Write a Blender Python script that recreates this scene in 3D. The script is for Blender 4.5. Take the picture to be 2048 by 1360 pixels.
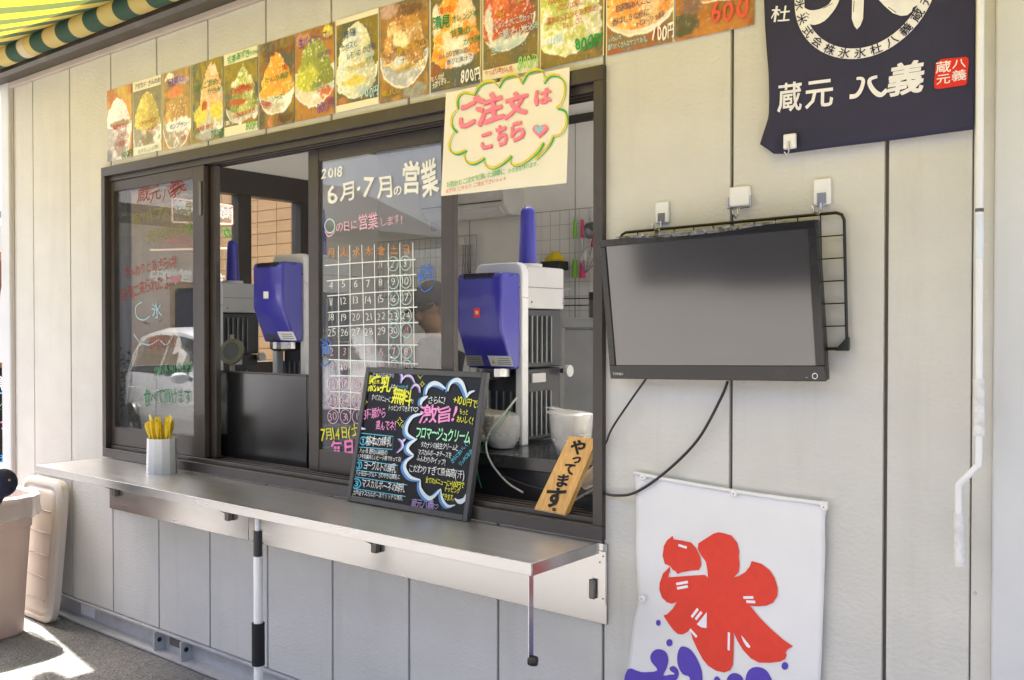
import bpy, bmesh, math, random
import numpy as np
from mathutils import Vector, Matrix
from mathutils.geometry import tessellate_polygon

for o in list(bpy.data.objects):
    bpy.data.objects.remove(o)
SC = bpy.context.scene
COL = SC.collection
RND = random.Random(7)

# ---------------------------------------------------------------- camera
F_PX, CAM = 1880.0, Vector((0.0, -2.42, 1.55))
_yaw, _pit, _rol = (math.radians(a) for a in (38.634, 0.8063, 0.033))
FWD = Vector((-math.sin(_yaw) * math.cos(_pit), math.cos(_yaw) * math.cos(_pit), -math.sin(_pit)))
_r = Vector((math.cos(_yaw), math.sin(_yaw), 0))
_u = _r.cross(FWD)
RGT = _r * math.cos(_rol) + _u * math.sin(_rol)
UPV = _u * math.cos(_rol) - _r * math.sin(_rol)
cam_data = bpy.data.cameras.new('camera')
cam_data.sensor_width = 36
cam_data.lens = F_PX / 2048 * 36
cam_data.clip_start = 0.05
cam_data.clip_end = 1000
cam = bpy.data.objects.new('camera', cam_data)
COL.objects.link(cam)
m3 = Matrix((RGT, UPV, -FWD)).transposed()
cam.matrix_world = Matrix.Translation(CAM) @ m3.to_4x4()
SC.camera = cam

# ---------------------------------------------------------------- sky, sun, exposure
SUN = Vector((-0.56, 0.10, 1.0)).normalized()
world = bpy.data.worlds.new('World')
SC.world = world
world.use_nodes = True
wn = world.node_tree
sky = wn.nodes.new('ShaderNodeTexSky')
sky.sky_type = 'NISHITA'
sky.sun_disc = False
sky.sun_elevation = math.asin(SUN.z)
sky.sun_rotation = math.atan2(SUN.x, SUN.y)
sky.air_density = 0.6
sky.dust_density = 7.0
bg = wn.nodes['Background']
bg.inputs['Strength'].default_value = 0.15
wn.links.new(sky.outputs['Color'], bg.inputs['Color'])
sun_data = bpy.data.lights.new('sun', 'SUN')
sun_data.energy = 4.6
sun_data.angle = math.radians(0.53)
sun_data.color = (1.0, 0.95, 0.87)
sun = bpy.data.objects.new('sun', sun_data)
COL.objects.link(sun)
sun.location = (0, 0, 8)
sun.rotation_euler = SUN.to_track_quat('Z', 'Y').to_euler()
SC.view_settings.view_transform = 'Standard'
SC.view_settings.look = 'None'
SC.view_settings.gamma = 1.0
SC.view_settings.exposure = 2.18
SC.render.engine = 'CYCLES'
SC.cycles.use_denoising = True
SC.cycles.max_bounces = 10
SC.cycles.diffuse_bounces = 6
SC.cycles.glossy_bounces = 5
SC.cycles.transparent_max_bounces = 16
SC.cycles.transmission_bounces = 6
SC.cycles.caustics_reflective = False
SC.cycles.caustics_refractive = False
SC.cycles.sample_clamp_indirect = 8.0


# ---------------------------------------------------------------- measuring helpers
def ray(px, py):
    return FWD + RGT * ((px - 1024) / F_PX) - UPV * ((py - 680) / F_PX)


def P(px, py, Y=0.0):                     # measured photo point on the plane y = Y
    d = ray(px, py)
    return CAM + d * ((Y - CAM.y) / d.y)


def PX(px, py, X):                        # ... on the plane x = X
    d = ray(px, py)
    return CAM + d * ((X - CAM.x) / d.x)


def PZ(px, py, Z):                        # ... on the plane z = Z
    d = ray(px, py)
    return CAM + d * ((Z - CAM.z) / d.z)


def lin(c):
    if isinstance(c, str):
        c = [int(c[i:i + 2], 16) / 255 for i in (1, 3, 5)]
        return tuple(x / 12.92 if x <= 0.04045 else ((x + 0.055) / 1.055) ** 2.4 for x in c)
    return tuple(c)


# ---------------------------------------------------------------- materials
MATS = {}


def mat(name, c, rough=0.5, metal=0.0, var=0.10, scale=8.0, bump=0.0, bscale=60.0, stretch=(1, 1, 1),
        spec=0.5, dirt=None, dscale=3.0, damount=0.5, coat=0.0, trans=0.0, rvar=0.1, perobj=0.0, dstretch=(1, 1, 1)):
    if name in MATS:
        return MATS[name]
    m = bpy.data.materials.new(name)
    m.use_nodes = True
    nt = m.node_tree
    N, L = nt.nodes, nt.links
    b = N['Principled BSDF']
    c = lin(c)
    tc = N.new('ShaderNodeTexCoord')
    mp = N.new('ShaderNodeMapping')
    mp.inputs['Scale'].default_value = stretch
    L.new(tc.outputs['Object'], mp.inputs['Vector'])
    nz = N.new('ShaderNodeTexNoise')
    nz.inputs['Scale'].default_value = scale
    nz.inputs['Detail'].default_value = 5
    L.new(mp.outputs['Vector'], nz.inputs['Vector'])
    mr = N.new('ShaderNodeMapRange')
    mr.inputs['From Min'].default_value = 0.3
    mr.inputs['From Max'].default_value = 0.7
    mr.inputs['To Min'].default_value = 1 - var
    mr.inputs['To Max'].default_value = 1 + var * 0.6
    L.new(nz.outputs['Fac'], mr.inputs['Value'])
    mx = N.new('ShaderNodeMix')
    mx.data_type = 'RGBA'
    mx.blend_type = 'MULTIPLY'
    mx.inputs['Factor'].default_value = 1
    mx.inputs['A'].default_value = (*c, 1)
    L.new(mr.outputs['Result'], mx.inputs['B'])
    out = mx.outputs['Result']
    if perobj:
        oi = N.new('ShaderNodeObjectInfo')
        m2 = N.new('ShaderNodeMapRange')
        m2.inputs['To Min'].default_value = 1 - perobj
        m2.inputs['To Max'].default_value = 1 + perobj
        L.new(oi.outputs['Random'], m2.inputs['Value'])
        m4 = N.new('ShaderNodeMix')
        m4.data_type = 'RGBA'
        m4.blend_type = 'MULTIPLY'
        m4.inputs['Factor'].default_value = 1
        L.new(out, m4.inputs['A'])
        L.new(m2.outputs['Result'], m4.inputs['B'])
        out = m4.outputs['Result']
    if dirt is not None:
        dn = N.new('ShaderNodeTexNoise')
        dn.inputs['Scale'].default_value = dscale
        dn.inputs['Detail'].default_value = 8
        dn.inputs['Roughness'].default_value = 0.7
        dm = N.new('ShaderNodeMapping')
        dm.inputs['Scale'].default_value = dstretch
        L.new(tc.outputs['Object'], dm.inputs['Vector'])
        L.new(dm.outputs['Vector'], dn.inputs['Vector'])
        dr = N.new('ShaderNodeMapRange')
        dr.inputs['From Min'].default_value = 0.52
        dr.inputs['From Max'].default_value = 0.75
        dr.inputs['To Max'].default_value = damount
        L.new(dn.outputs['Fac'], dr.inputs['Value'])
        m5 = N.new('ShaderNodeMix')
        m5.data_type = 'RGBA'
        L.new(dr.outputs['Result'], m5.inputs['Factor'])
        L.new(out, m5.inputs['A'])
        m5.inputs['B'].default_value = (*lin(dirt), 1)
        out = m5.outputs['Result']
    L.new(out, b.inputs['Base Color'])
    b.inputs['Metallic'].default_value = metal
    b.inputs['Specular IOR Level'].default_value = spec
    b.inputs['Coat Weight'].default_value = coat
    b.inputs['Coat Roughness'].default_value = 0.08
    rr = N.new('ShaderNodeMapRange')
    rr.inputs['To Min'].default_value = max(0.02, rough - rvar)
    rr.inputs['To Max'].default_value = min(1, rough + rvar)
    L.new(nz.outputs['Fac'], rr.inputs['Value'])
    L.new(rr.outputs['Result'], b.inputs['Roughness'])
    if bump:
        bn = N.new('ShaderNodeTexNoise')
        bn.inputs['Scale'].default_value = bscale
        bn.inputs['Detail'].default_value = 4
        L.new(mp.outputs['Vector'], bn.inputs['Vector'])
        bp = N.new('ShaderNodeBump')
        bp.inputs['Strength'].default_value = bump
        bp.inputs['Distance'].default_value = 0.01
        L.new(bn.outputs['Fac'], bp.inputs['Height'])
        L.new(bp.outputs['Normal'], b.inputs['Normal'])
    if trans:
        tr = N.new('ShaderNodeBsdfTranslucent')
        L.new(out, tr.inputs['Color'])
        ms = N.new('ShaderNodeMixShader')
        ms.inputs['Fac'].default_value = trans
        L.new(b.outputs['BSDF'], ms.inputs[1])
        L.new(tr.outputs['BSDF'], ms.inputs[2])
        L.new(ms.outputs['Shader'], N['Material Output'].inputs['Surface'])
    MATS[name] = m
    return m


def glass(name, tint=(0.83, 0.84, 0.83), f0=0.06, rough=0.0, wave=0.0, haze=0.0):
    if name in MATS:
        return MATS[name]
    m = bpy.data.materials.new(name)
    m.use_nodes = True
    N, L = m.node_tree.nodes, m.node_tree.links
    N.remove(N['Principled BSDF'])
    tr = N.new('ShaderNodeBsdfTransparent')
    tr.inputs['Color'].default_value = (*tint, 1)
    gl = N.new('ShaderNodeBsdfGlossy')
    gl.inputs['Roughness'].default_value = rough
    lw = N.new('ShaderNodeLayerWeight')
    lw.inputs['Blend'].default_value = 0.5
    pw = N.new('ShaderNodeMath')
    pw.operation = 'POWER'
    pw.inputs[1].default_value = 4.0
    L.new(lw.outputs['Facing'], pw.inputs[0])
    ma = N.new('ShaderNodeMath')
    ma.operation = 'MULTIPLY_ADD'
    ma.inputs[1].default_value = 1 - f0
    ma.inputs[2].default_value = f0
    L.new(pw.outputs[0], ma.inputs[0])
    ms = N.new('ShaderNodeMixShader')
    L.new(ma.outputs[0], ms.inputs['Fac'])
    L.new(tr.outputs[0], ms.inputs[1])
    L.new(gl.outputs[0], ms.inputs[2])
    if wave:
        tc = N.new('ShaderNodeTexCoord')
        nz = N.new('ShaderNodeTexNoise')
        nz.inputs['Scale'].default_value = wave
        nz.inputs['Detail'].default_value = 3
        L.new(tc.outputs['Object'], nz.inputs['Vector'])
        bp = N.new('ShaderNodeBump')
        bp.inputs['Strength'].default_value = 1.0
        bp.inputs['Distance'].default_value = 0.02
        L.new(nz.outputs['Fac'], bp.inputs['Height'])
        L.new(bp.outputs['Normal'], gl.inputs['Normal'])
        L.new(bp.outputs['Normal'], lw.inputs['Normal'])
    last = ms
    if haze:
        df = N.new('ShaderNodeBsdfDiffuse')
        df.inputs['Color'].default_value = (0.8, 0.8, 0.8, 1)
        m2 = N.new('ShaderNodeMixShader')
        m2.inputs['Fac'].default_value = haze
        L.new(ms.outputs[0], m2.inputs[1])
        L.new(df.outputs[0], m2.inputs[2])
        last = m2
    L.new(last.outputs[0], N['Material Output'].inputs['Surface'])
    MATS[name] = m
    return m


def ink_mat(c, trans=0.0):
    key = 'ink_' + str(c) + ('_thin' if trans else '')
    return mat(key, c, rough=0.6, var=0.06, scale=40, spec=0.3, trans=trans)


# ---------------------------------------------------------------- mesh builder
ORG = {}


def org(o):
    return ORG.get(o.name, Vector((0, 0, 0))) if o else Vector((0, 0, 0))


class MB:
    def __init__(s):
        s.v, s.f = [], []

    def add(s, vs, fs):
        n = len(s.v)
        s.v += [Vector(v) for v in vs]
        s.f += [tuple(i + n for i in f) for f in fs]
        return s

    def box(s, x0, x1, y0, y1, z0, z1):
        return s.add([(x, y, z) for z in (z0, z1) for y in (y0, y1) for x in (x0, x1)],
                     [(0, 2, 3, 1), (4, 5, 7, 6), (0, 1, 5, 4), (2, 6, 7, 3), (0, 4, 6, 2), (1, 3, 7, 5)])

    def obox(s, c, ax, ay, az):           # centre and three half-axis vectors
        c, ax, ay, az = Vector(c), Vector(ax), Vector(ay), Vector(az)
        return s.add([c + ax * i + ay * j + az * k for k in (-1, 1) for j in (-1, 1) for i in (-1, 1)],
                     [(0, 2, 3, 1), (4, 5, 7, 6), (0, 1, 5, 4), (2, 6, 7, 3), (0, 4, 6, 2), (1, 3, 7, 5)])

    def prism(s, pts, ext):               # planar polygon pushed along ext
        pts = [Vector(p) for p in pts]
        ext = Vector(ext)
        n = len(pts)
        tris = tessellate_polygon([pts])
        fs = [tuple(t) for t in tris] + [tuple(i + n for i in reversed(t)) for t in tris]
        fs += [(i, (i + 1) % n, (i + 1) % n + n, i + n) for i in range(n)]
        return s.add(pts + [p + ext for p in pts], fs)

    def rings(s, rings, closed=True, cap=True):
        n = len(rings[0])
        vs = [p for r in rings for p in r]
        fs = []
        for k in range(len(rings) - 1):
            for i in range(n if closed else n - 1):
                j = (i + 1) % n
                fs.append((k * n + i, k * n + j, (k + 1) * n + j, (k + 1) * n + i))
        if cap and closed:
            fs.append(tuple(reversed(range(n))))
            fs.append(tuple((len(rings) - 1) * n + i for i in range(n)))
        return s.add(vs, fs)

    def tube(s, path, r, n=8, cap=True):
        path = [Vector(p) for p in path]
        rs = r if isinstance(r, (list, tuple)) else [r] * len(path)
        t0 = (path[1] - path[0]).normalized()
        ref = Vector((0, 0, 1)) if abs(t0.z) < 0.9 else Vector((1, 0, 0))
        a = t0.cross(ref).normalized()
        out = []
        for i, p in enumerate(path):
            if i == 0:
                t = path[1] - path[0]
            elif i == len(path) - 1:
                t = path[-1] - path[-2]
            else:
                t = (path[i + 1] - path[i]).normalized() + (path[i] - path[i - 1]).normalized()
            t = t.normalized()
            a = (a - t * a.dot(t)).normalized()
            b = t.cross(a)
            out.append([p + (a * math.cos(2 * math.pi * k / n) + b * math.sin(2 * math.pi * k / n)) * rs[i] for k in range(n)])
        return s.rings(out, True, cap)

    def lathe(s, prof, c=(0, 0, 0), n=24, cap=False, ax=None, sx=1.0, sy=1.0):
        c = Vector(c)
        if ax is None:
            X, Y, Z = Vector((1, 0, 0)), Vector((0, 1, 0)), Vector((0, 0, 1))
        else:
            Z = Vector(ax).normalized()
            X = Z.orthogonal().normalized()
            Y = Z.cross(X)
        return s.rings([[c + X * (r * sx * math.cos(2 * math.pi * k / n)) + Y * (r * sy * math.sin(2 * math.pi * k / n)) + Z * z
                         for k in range(n)] for r, z in prof], True, cap)

    def build(s, name, m, parent=None, smooth=False, bevel=0.0, seg=2, loc=None):
        me = bpy.data.meshes.new(name)
        o0 = org(parent)
        L = Vector(loc) if loc is not None else Vector((0, 0, 0))
        me.from_pydata([v - o0 - L for v in s.v], [], s.f)
        me.validate()
        bm = bmesh.new()
        bm.from_mesh(me)
        bmesh.ops.recalc_face_normals(bm, faces=bm.faces)
        bm.to_mesh(me)
        bm.free()
        if smooth:
            me.polygons.foreach_set('use_smooth', [True] * len(me.polygons))
        me.materials.append(m)
        o = bpy.data.objects.new(name, me)
        COL.objects.link(o)
        o.parent = parent
        o.location = L
        ORG[o.name] = o0 + L
        if bevel:
            b = o.modifiers.new('bevel', 'BEVEL')
            b.width = bevel
            b.segments = seg
            b.limit_method = 'ANGLE'
            b.angle_limit = math.radians(40)
        if smooth or bevel:
            try:
                me.shade_smooth() if smooth else None
                me.set_sharp_from_angle(angle=math.radians(45))
            except Exception:
                pass
        return o


def tag(o, label=None, cat=None, group=None, kind=None):
    if label:
        o['label'] = label
    if cat:
        o['category'] = cat
    if group:
        o['group'] = group
    if kind:
        o['kind'] = kind
    return o


def thing(name, label, cat, loc=(0, 0, 0), group=None):
    o = bpy.data.objects.new(name, None)
    COL.objects.link(o)
    o.location = loc
    o.empty_display_size = 0.1
    ORG[o.name] = Vector(loc)
    return tag(o, label, cat, group)


def copy_tree(o, parent=None):
    c = o.copy()
    COL.objects.link(c)
    c.parent = parent
    for ch in list(o.children):
        copy_tree(ch, c)
    return c


def B(*a):
    return MB().box(*a)


def catmull(pts, n=6, closed=False):
    pts = [Vector(p) for p in pts]
    out = []
    m = len(pts)
    for i in range(m if closed else m - 1):
        if closed:
            p0, p1, p2, p3 = (pts[(i + k) % m] for k in (-1, 0, 1, 2))
        else:
            p0, p1, p2, p3 = pts[max(i - 1, 0)], pts[i], pts[i + 1], pts[min(i + 2, m - 1)]
        for k in range(n):
            t = k / n
            out.append(0.5 * ((2 * p1) + (p2 - p0) * t + (2 * p0 - 5 * p1 + 4 * p2 - p3) * t * t + (3 * p1 - p0 - 3 * p2 + p3) * t ** 3))
    if not closed:
        out.append(pts[-1])
    return out


# ---------------------------------------------------------------- lettering
GL = {}
_fc = bpy.data.curves.new('glyph', 'FONT')
_fo = bpy.data.objects.new('glyph', _fc)
_fc.resolution_u = 2


def raw_glyph(ch, bold):
    key = (ch, bold)
    if key not in GL:
        _fc.body = ch
        _fc.size = 1.0
        _fc.offset = bold
        me = bpy.data.meshes.new_from_object(_fo)
        vs = [(v.co.x, v.co.y) for v in me.vertices]
        fs = [tuple(p.vertices) for p in me.polygons]
        bpy.data.meshes.remove(me)
        GL[key] = (vs, fs)
    return GL[key]


_v = raw_glyph('国', 0.0)[0]
_kx0, _kx1 = min(p[0] for p in _v), max(p[0] for p in _v)
_ky0, _ky1 = min(p[1] for p in _v), max(p[1] for p in _v)
_v = raw_glyph('8', 0.0)[0]
_l0, _l1 = min(p[1] for p in _v), max(p[1] for p in _v)


def is_cjk(ch):
    return ord(ch) > 0x2E00 or ch in '①②③♡♥↓円'


def glyph(ch, bold):
    """outline normalised so that a full-size character is 1 x 1; returns verts, faces, advance"""
    if ch == ' ':
        return [], [], 0.45
    vs, fs = raw_glyph(ch, bold)
    if is_cjk(ch):
        k = 1 / (_ky1 - _ky0)
        return [((x - _kx0) * k, (y - _ky0) * k) for x, y in vs], fs, (_kx1 - _kx0) * k * 1.07
    k = 1 / (_l1 - _l0)
    if not vs:
        return [], [], 0.3
    x0 = min(p[0] for p in vs)
    x1 = max(p[0] for p in vs)
    return [((x - x0) * k * 0.96 + 0.05, (y - _l0) * k * 0.96) for x, y in vs], fs, (x1 - x0) * k * 0.96 + 0.16


class Plane:
    def __init__(s, o, u=(1, 0, 0), v=(0, 0, 1), disp=None):
        s.o, s.u, s.v = Vector(o), Vector(u).normalized(), Vector(v).normalized()
        s.n = s.u.cross(s.v).normalized()
        s.disp = disp

    def px(s, p):                          # photo point -> plane coordinates
        d = ray(*p)
        t = (s.o - CAM).dot(s.n) / d.dot(s.n)
        w = CAM + d * t - s.o
        return Vector((w.dot(s.u), w.dot(s.v)))

    def w(s, a, b, off=0.0):
        if s.disp:
            off += s.disp(a, b)
        return s.o + s.u * a + s.v * b + s.n * off


class Ink:
    """flat lettering and strokes on a plane; one child mesh per colour"""

    def __init__(s, plane, off=0.0015, step=1e-5, seed=1, jit=1.0, refine=0.0):
        s.p, s.off, s.step, s.k, s.lay = plane, off, step, 0, {}
        s.r = random.Random(seed)
        s.jit = jit
        s.refine = refine

    def _add(s, c, pts, fs):
        vs, fl = s.lay.setdefault(c, ([], []))
        n = len(vs)
        o = s.off + s.step * (s.k % 420)
        s.k += 1
        if s.refine:
            bm = bmesh.new()
            bv = [bm.verts.new((a, b, 0)) for a, b in pts]
            for f in fs:
                try:
                    bm.faces.new([bv[i] for i in f])
                except ValueError:
                    pass
            bmesh.ops.triangulate(bm, faces=bm.faces)
            for _ in range(4):
                e = [e for e in bm.edges if e.calc_length() > s.refine]
                if not e:
                    break
                bmesh.ops.subdivide_edges(bm, edges=e, cuts=1)
                bmesh.ops.triangulate(bm, faces=bm.faces)
            bm.verts.index_update()
            pts = [(v.co.x, v.co.y) for v in bm.verts]
            fs = [tuple(v.index for v in f.verts) for f in bm.faces]
            bm.free()
        vs += [s.p.w(a, b, o) for a, b in pts]
        fl += [tuple(i + n for i in f) for f in fs]

    def text(s, c, t, p0, p1, h, bold=0.012, jit=None, uv=False, mirror=False, slant=0.0):
        """t along the base line p0-p1 (photo points), h = height in photo pixels at p0"""
        if uv:
            a0, a1, hh = Vector(p0), Vector(p1), h
        else:
            a0, a1 = s.p.px(p0), s.p.px(p1)
            hh = (s.p.px((p0[0], p0[1] - h)) - a0).length
        j = s.jit if jit is None else jit
        if j > 0.3:
            bold -= 0.005
        fat = max(0.0, bold - 0.012)
        shifts = [(0, 0)] if fat <= 0 else [(fat * 0.8 * math.cos(q), fat * 0.8 * math.sin(q)) for q in (0.8, 2.4, 3.9, 5.5)]
        gl = [glyph(ch, min(bold, 0.012)) for ch in t]
        tot = sum(g[2] for g in gl)
        d = (a1 - a0)
        sx = min(d.length / tot, hh * 1.25)
        slack = d.length - sx * tot
        d.normalize()
        a0 = a0 + d * (slack / 2)
        q = Vector((-d.y, d.x))
        if mirror:
            q = -q if False else q
        x = 0.0
        for vs, fs, adv in gl:
            if vs:
                th = s.r.uniform(-0.07, 0.07) * j
                sc = 1 + s.r.uniform(-0.09, 0.06) * j
                dx, dy = s.r.uniform(-0.04, 0.04) * j, s.r.uniform(-0.06, 0.06) * j
                sk = slant + s.r.uniform(-0.12, 0.10) * j
                w1, w2, w3, w4 = (s.r.uniform(0, 6.28) for _ in range(4))
                wa = 0.030 * min(j, 1.3)
                scx = sc * (1 + s.r.uniform(-0.10, 0.08) * j)
                co, si = math.cos(th), math.sin(th)
                for fx, fy in shifts:
                    pts = []
                    for gx, gy in vs:
                        X, Y = (gx - 0.5) * scx + fx, (gy - 0.5) * sc + fy
                        X, Y = X + wa * math.sin(4.5 * Y + w1) + wa * .5 * math.sin(9 * Y + w3), Y + wa * math.sin(4.5 * X + w2) + wa * .5 * math.sin(8 * X + w4)
                        X += sk * Y
                        X, Y = X * co - Y * si, X * si + Y * co
                        pt = a0 + d * ((x + X + 0.5 + dx) * sx) + q * ((Y + 0.5 + dy) * hh)
                        pts.append((pt.x, pt.y))
                    s._add(c, pts, fs)
            x += adv

    def stroke(s, c, pts, wpx, closed=False, smooth=5, taper=False, uv=False, wprof=None):
        q = [Vector(p) if uv else s.p.px(p) for p in pts]
        wm = wpx if uv else (s.p.px((pts[0][0], pts[0][1] + wpx)) - q[0]).length
        if smooth:
            q = [Vector((p.x, p.y)) for p in catmull([(a.x, a.y, 0) for a in q], smooth, closed)]
        n = len(q)
        L, R = [], []
        for i in range(n):
            a = q[(i - 1) % n] if closed else q[max(i - 1, 0)]
            b = q[(i + 1) % n] if closed else q[min(i + 1, n - 1)]
            t = (b - a)
            if t.length < 1e-9:
                t = Vector((1, 0))
            t.normalize()
            nn = Vector((-t.y, t.x))
            k = i / max(1, n - 1)
            w = wm / 2
            if taper:
                w *= 0.25 + 0.75 * math.sin(math.pi * min(1, max(0, k)))
            if wprof:
                w *= wprof(k)
            L.append(q[i] + nn * w)
            R.append(q[i] - nn * w)
        vs = [(p.x, p.y) for p in L] + [(p.x, p.y) for p in R]
        fs = [(i, i + 1, n + i + 1, n + i) for i in range(n - 1)]
        if closed:
            fs.append((n - 1, 0, n, 2 * n - 1))
        s._add(c, vs, fs)

    def poly(s, c, pts, smooth=0, uv=False):
        q = [Vector(p) if uv else s.p.px(p) for p in pts]
        if smooth:
            q = [Vector((p.x, p.y)) for p in catmull([(a.x, a.y, 0) for a in q], smooth, True)]
        tris = tessellate_polygon([[Vector((p.x, p.y, 0)) for p in q]])
        s._add(c, [(p.x, p.y) for p in q], [tuple(t) for t in tris])

    def ring(s, c, ctr, rx, ry, w, uv=False):
        if uv:
            pts = [(ctr[0] + rx * math.cos(t), ctr[1] + ry * math.sin(t)) for t in [i * math.pi / 8 for i in range(16)]]
        else:
            pts = [(ctr[0] + rx * math.cos(t), ctr[1] + ry * math.sin(t)) for t in [i * math.pi / 8 for i in range(16)]]
        s.stroke(c, pts, w, True, 3, uv=uv)

    def heart(s, c, ctr, r, fill=True, w=2):
        pts = []
        for i in range(24):
            t = 2 * math.pi * i / 24
            pts.append((ctr[0] + r * math.sin(t) ** 3, ctr[1] - r * (13 * math.cos(t) - 5 * math.cos(2 * t) - 2 * math.cos(3 * t) - math.cos(4 * t)) / 16))
        if fill:
            s.poly(c, pts)
        else:
            s.stroke(c, pts, w, True, 0)

    def build(s, parent, name='lettering', trans=0.0):
        for c, (vs, fs) in s.lay.items():
            o = MB()
            o.v, o.f = [Vector(v) for v in vs], fs
            ob = o.build(name, ink_mat(c, trans), parent)
            ob['kind'] = 'stuff'
        return parent

# ================================================================ materials used by the structure
M_SIDING = mat('siding', (0.60, 0.592, 0.56), rough=0.62, var=0.05, scale=5, bump=0.30, bscale=70, stretch=(0.8, 1, 1.25), perobj=0.02,
               dirt=(0.40, 0.385, 0.345), dscale=1.6, damount=0.26, dstretch=(5, 1, 0.45), spec=0.35)
M_GROOVE = mat('groove_board', (0.16, 0.143, 0.125), rough=0.8)
M_POST = mat('post_paint', (0.60, 0.615, 0.63), rough=0.5, var=0.06, scale=3, dirt=(0.4, 0.39, 0.36), dscale=4, damount=0.25)
M_STEEL = mat('base_steel', (0.50, 0.50, 0.50), rough=0.55, var=0.12, scale=6, dirt=(0.22, 0.18, 0.14), dscale=6, damount=0.6)
M_BRONZE = mat('bronze_aluminium', (0.050, 0.040, 0.035), rough=0.38, var=0.12, scale=10, dirt=(0.11, 0.095, 0.085), dscale=7, damount=0.35)
M_GUTTER = mat('gutter_brown', (0.042, 0.033, 0.025), rough=0.45, var=0.2, scale=4, dirt=(0.2, 0.17, 0.13), dscale=5, damount=0.4)
M_TRIMPINK = mat('flashing', (0.50, 0.44, 0.41), rough=0.45, var=0.08)
M_INNER = mat('interior_panel', (0.86, 0.845, 0.81), rough=0.6, var=0.05, scale=3)
M_CEIL = mat('ceiling_board', (0.82, 0.81, 0.79), rough=0.7, var=0.04, scale=3)
M_DARKTRIM = mat('interior_trim', (0.05, 0.042, 0.038), rough=0.5)
M_FLOOR = mat('interior_floor', (0.5, 0.47, 0.42), rough=0.5, var=0.15)
M_GLASS = glass('window_glass', f0=0.09, haze=0.02)
M_STAIN = mat('stainless', (0.84, 0.83, 0.815), rough=0.36, metal=1.0, var=0.05, scale=9, stretch=(0.3, 3, 3),
              dirt=(0.55, 0.50, 0.43), dscale=3, damount=0.3, rvar=0.06)
M_STAIN2 = mat('stainless_dull', (0.45, 0.45, 0.46), rough=0.24, metal=1.0, var=0.08, scale=6, stretch=(0.5, 2, 3), dirt=(0.45, 0.40, 0.32), dscale=6, damount=0.35)
M_BLACKPL = mat('black_plastic', (0.012, 0.012, 0.013), rough=0.4)
M_WHITEPL = mat('white_plastic', (0.78, 0.79, 0.80), rough=0.35, var=0.04)
M_GREYHINGE = mat('hinge_metal', (0.16, 0.15, 0.14), rough=0.4, metal=0.7, var=0.2)


def asphalt():
    m = mat('asphalt', (0.135, 0.133, 0.130), rough=0.9, var=0.25, scale=2.5, spec=0.3)
    N, L = m.node_tree.nodes, m.node_tree.links
    b = N['Principled BSDF']
    tc = N.new('ShaderNodeTexCoord')
    vo = N.new('ShaderNodeTexVoronoi')
    vo.inputs['Scale'].default_value = 85
    L.new(tc.outputs['Object'], vo.inputs['Vector'])
    src = b.inputs['Base Color'].links[0].from_socket
    mx = N.new('ShaderNodeMix')
    mx.data_type = 'RGBA'
    mx.blend_type = 'MIX'
    rp = N.new('ShaderNodeMapRange')
    rp.inputs['From Min'].default_value = 0.0
    rp.inputs['From Max'].default_value = 1.0
    rp.inputs['To Min'].default_value = 0.0
    rp.inputs['To Max'].default_value = 0.9
    L.new(vo.outputs['Color'], rp.inputs['Value'])
    L.new(rp.outputs['Result'], mx.inputs['Factor'])
    L.new(src, mx.inputs['A'])
    mx.inputs['B'].default_value = (0.30, 0.293, 0.28, 1)
    L.new(mx.outputs['Result'], b.inputs['Base Color'])
    bp = N.new('ShaderNodeBump')
    bp.inputs['Strength'].default_value = 0.9
    bp.inputs['Distance'].default_value = 0.006
    L.new(vo.outputs['Distance'], bp.inputs['Height'])
    L.new(bp.outputs['Normal'], b.inputs['Normal'])
    return m


ground = B(-160, 160, -160, 160, -0.05, 0.0).build('ground', asphalt())
tag(ground, kind='structure')

# ================================================================ kiosk
WX0, WX1, WZ0, WZ1 = -4.555, -1.567, 0.897, 2.344      # window opening
SB, ST = 0.121, 2.906                                  # siding bottom, top
XL, XR = -5.545, -0.541
LWX, BWY, CEZ, FLZ = -5.58, 2.83, 2.98, 0.12           # inner faces
kiosk = thing('kiosk', 'beige prefab snack kiosk with a brown framed sliding serving window', 'kiosk', (-3.0, 0.0, 0.0))

gr = [XL, -5.33, -4.912, -4.492, -4.073, -3.657, -3.242, -2.832, -2.412, -1.994, -1.576, -1.155, -0.738, XR]
g2 = 0.0052
for i in range(len(gr) - 1):
    a = gr[i] + (g2 if i else 0)
    b = gr[i + 1] - (g2 if i < len(gr) - 2 else 0)

    def pan(poly):
        MB().prism([(x, 0.0, z) for x, z in poly], (0, 0.014, 0)).build('siding_panel', M_SIDING, kiosk, bevel=0.0025)
    if b <= WX0 or a >= WX1 - 0.02:
        pan([(a, SB), (b, SB), (b, ST), (a, ST)])
    elif a < WX0:
        pan([(a, SB), (b, SB), (b, WZ0 + .02), (WX0 + .01, WZ0 + .02), (WX0 + .01, WZ1 - .02), (b, WZ1 - .02), (b, ST), (a, ST)])
    else:
        pan([(a, SB), (b, SB), (b, WZ0 + .02), (a, WZ0 + .02)])
        pan([(a, WZ1 - .02), (b, WZ1 - .02), (b, ST), (a, ST)])
core = MB()
for x0, x1, z0, z1 in ((-5.66, WX0 + .012, SB, 3.0), (WX1 - .012, -0.35, SB, 3.0), (WX0 + .012, WX1 - .012, SB, WZ0 + .015), (WX0 + .012, WX1 - .012, WZ1 - .015, 3.0)):
    core.box(x0, x1, 0.0145, 0.085, z0, z1)
core.build('wall_core', M_GROOVE, kiosk)
lin_ = MB()
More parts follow.
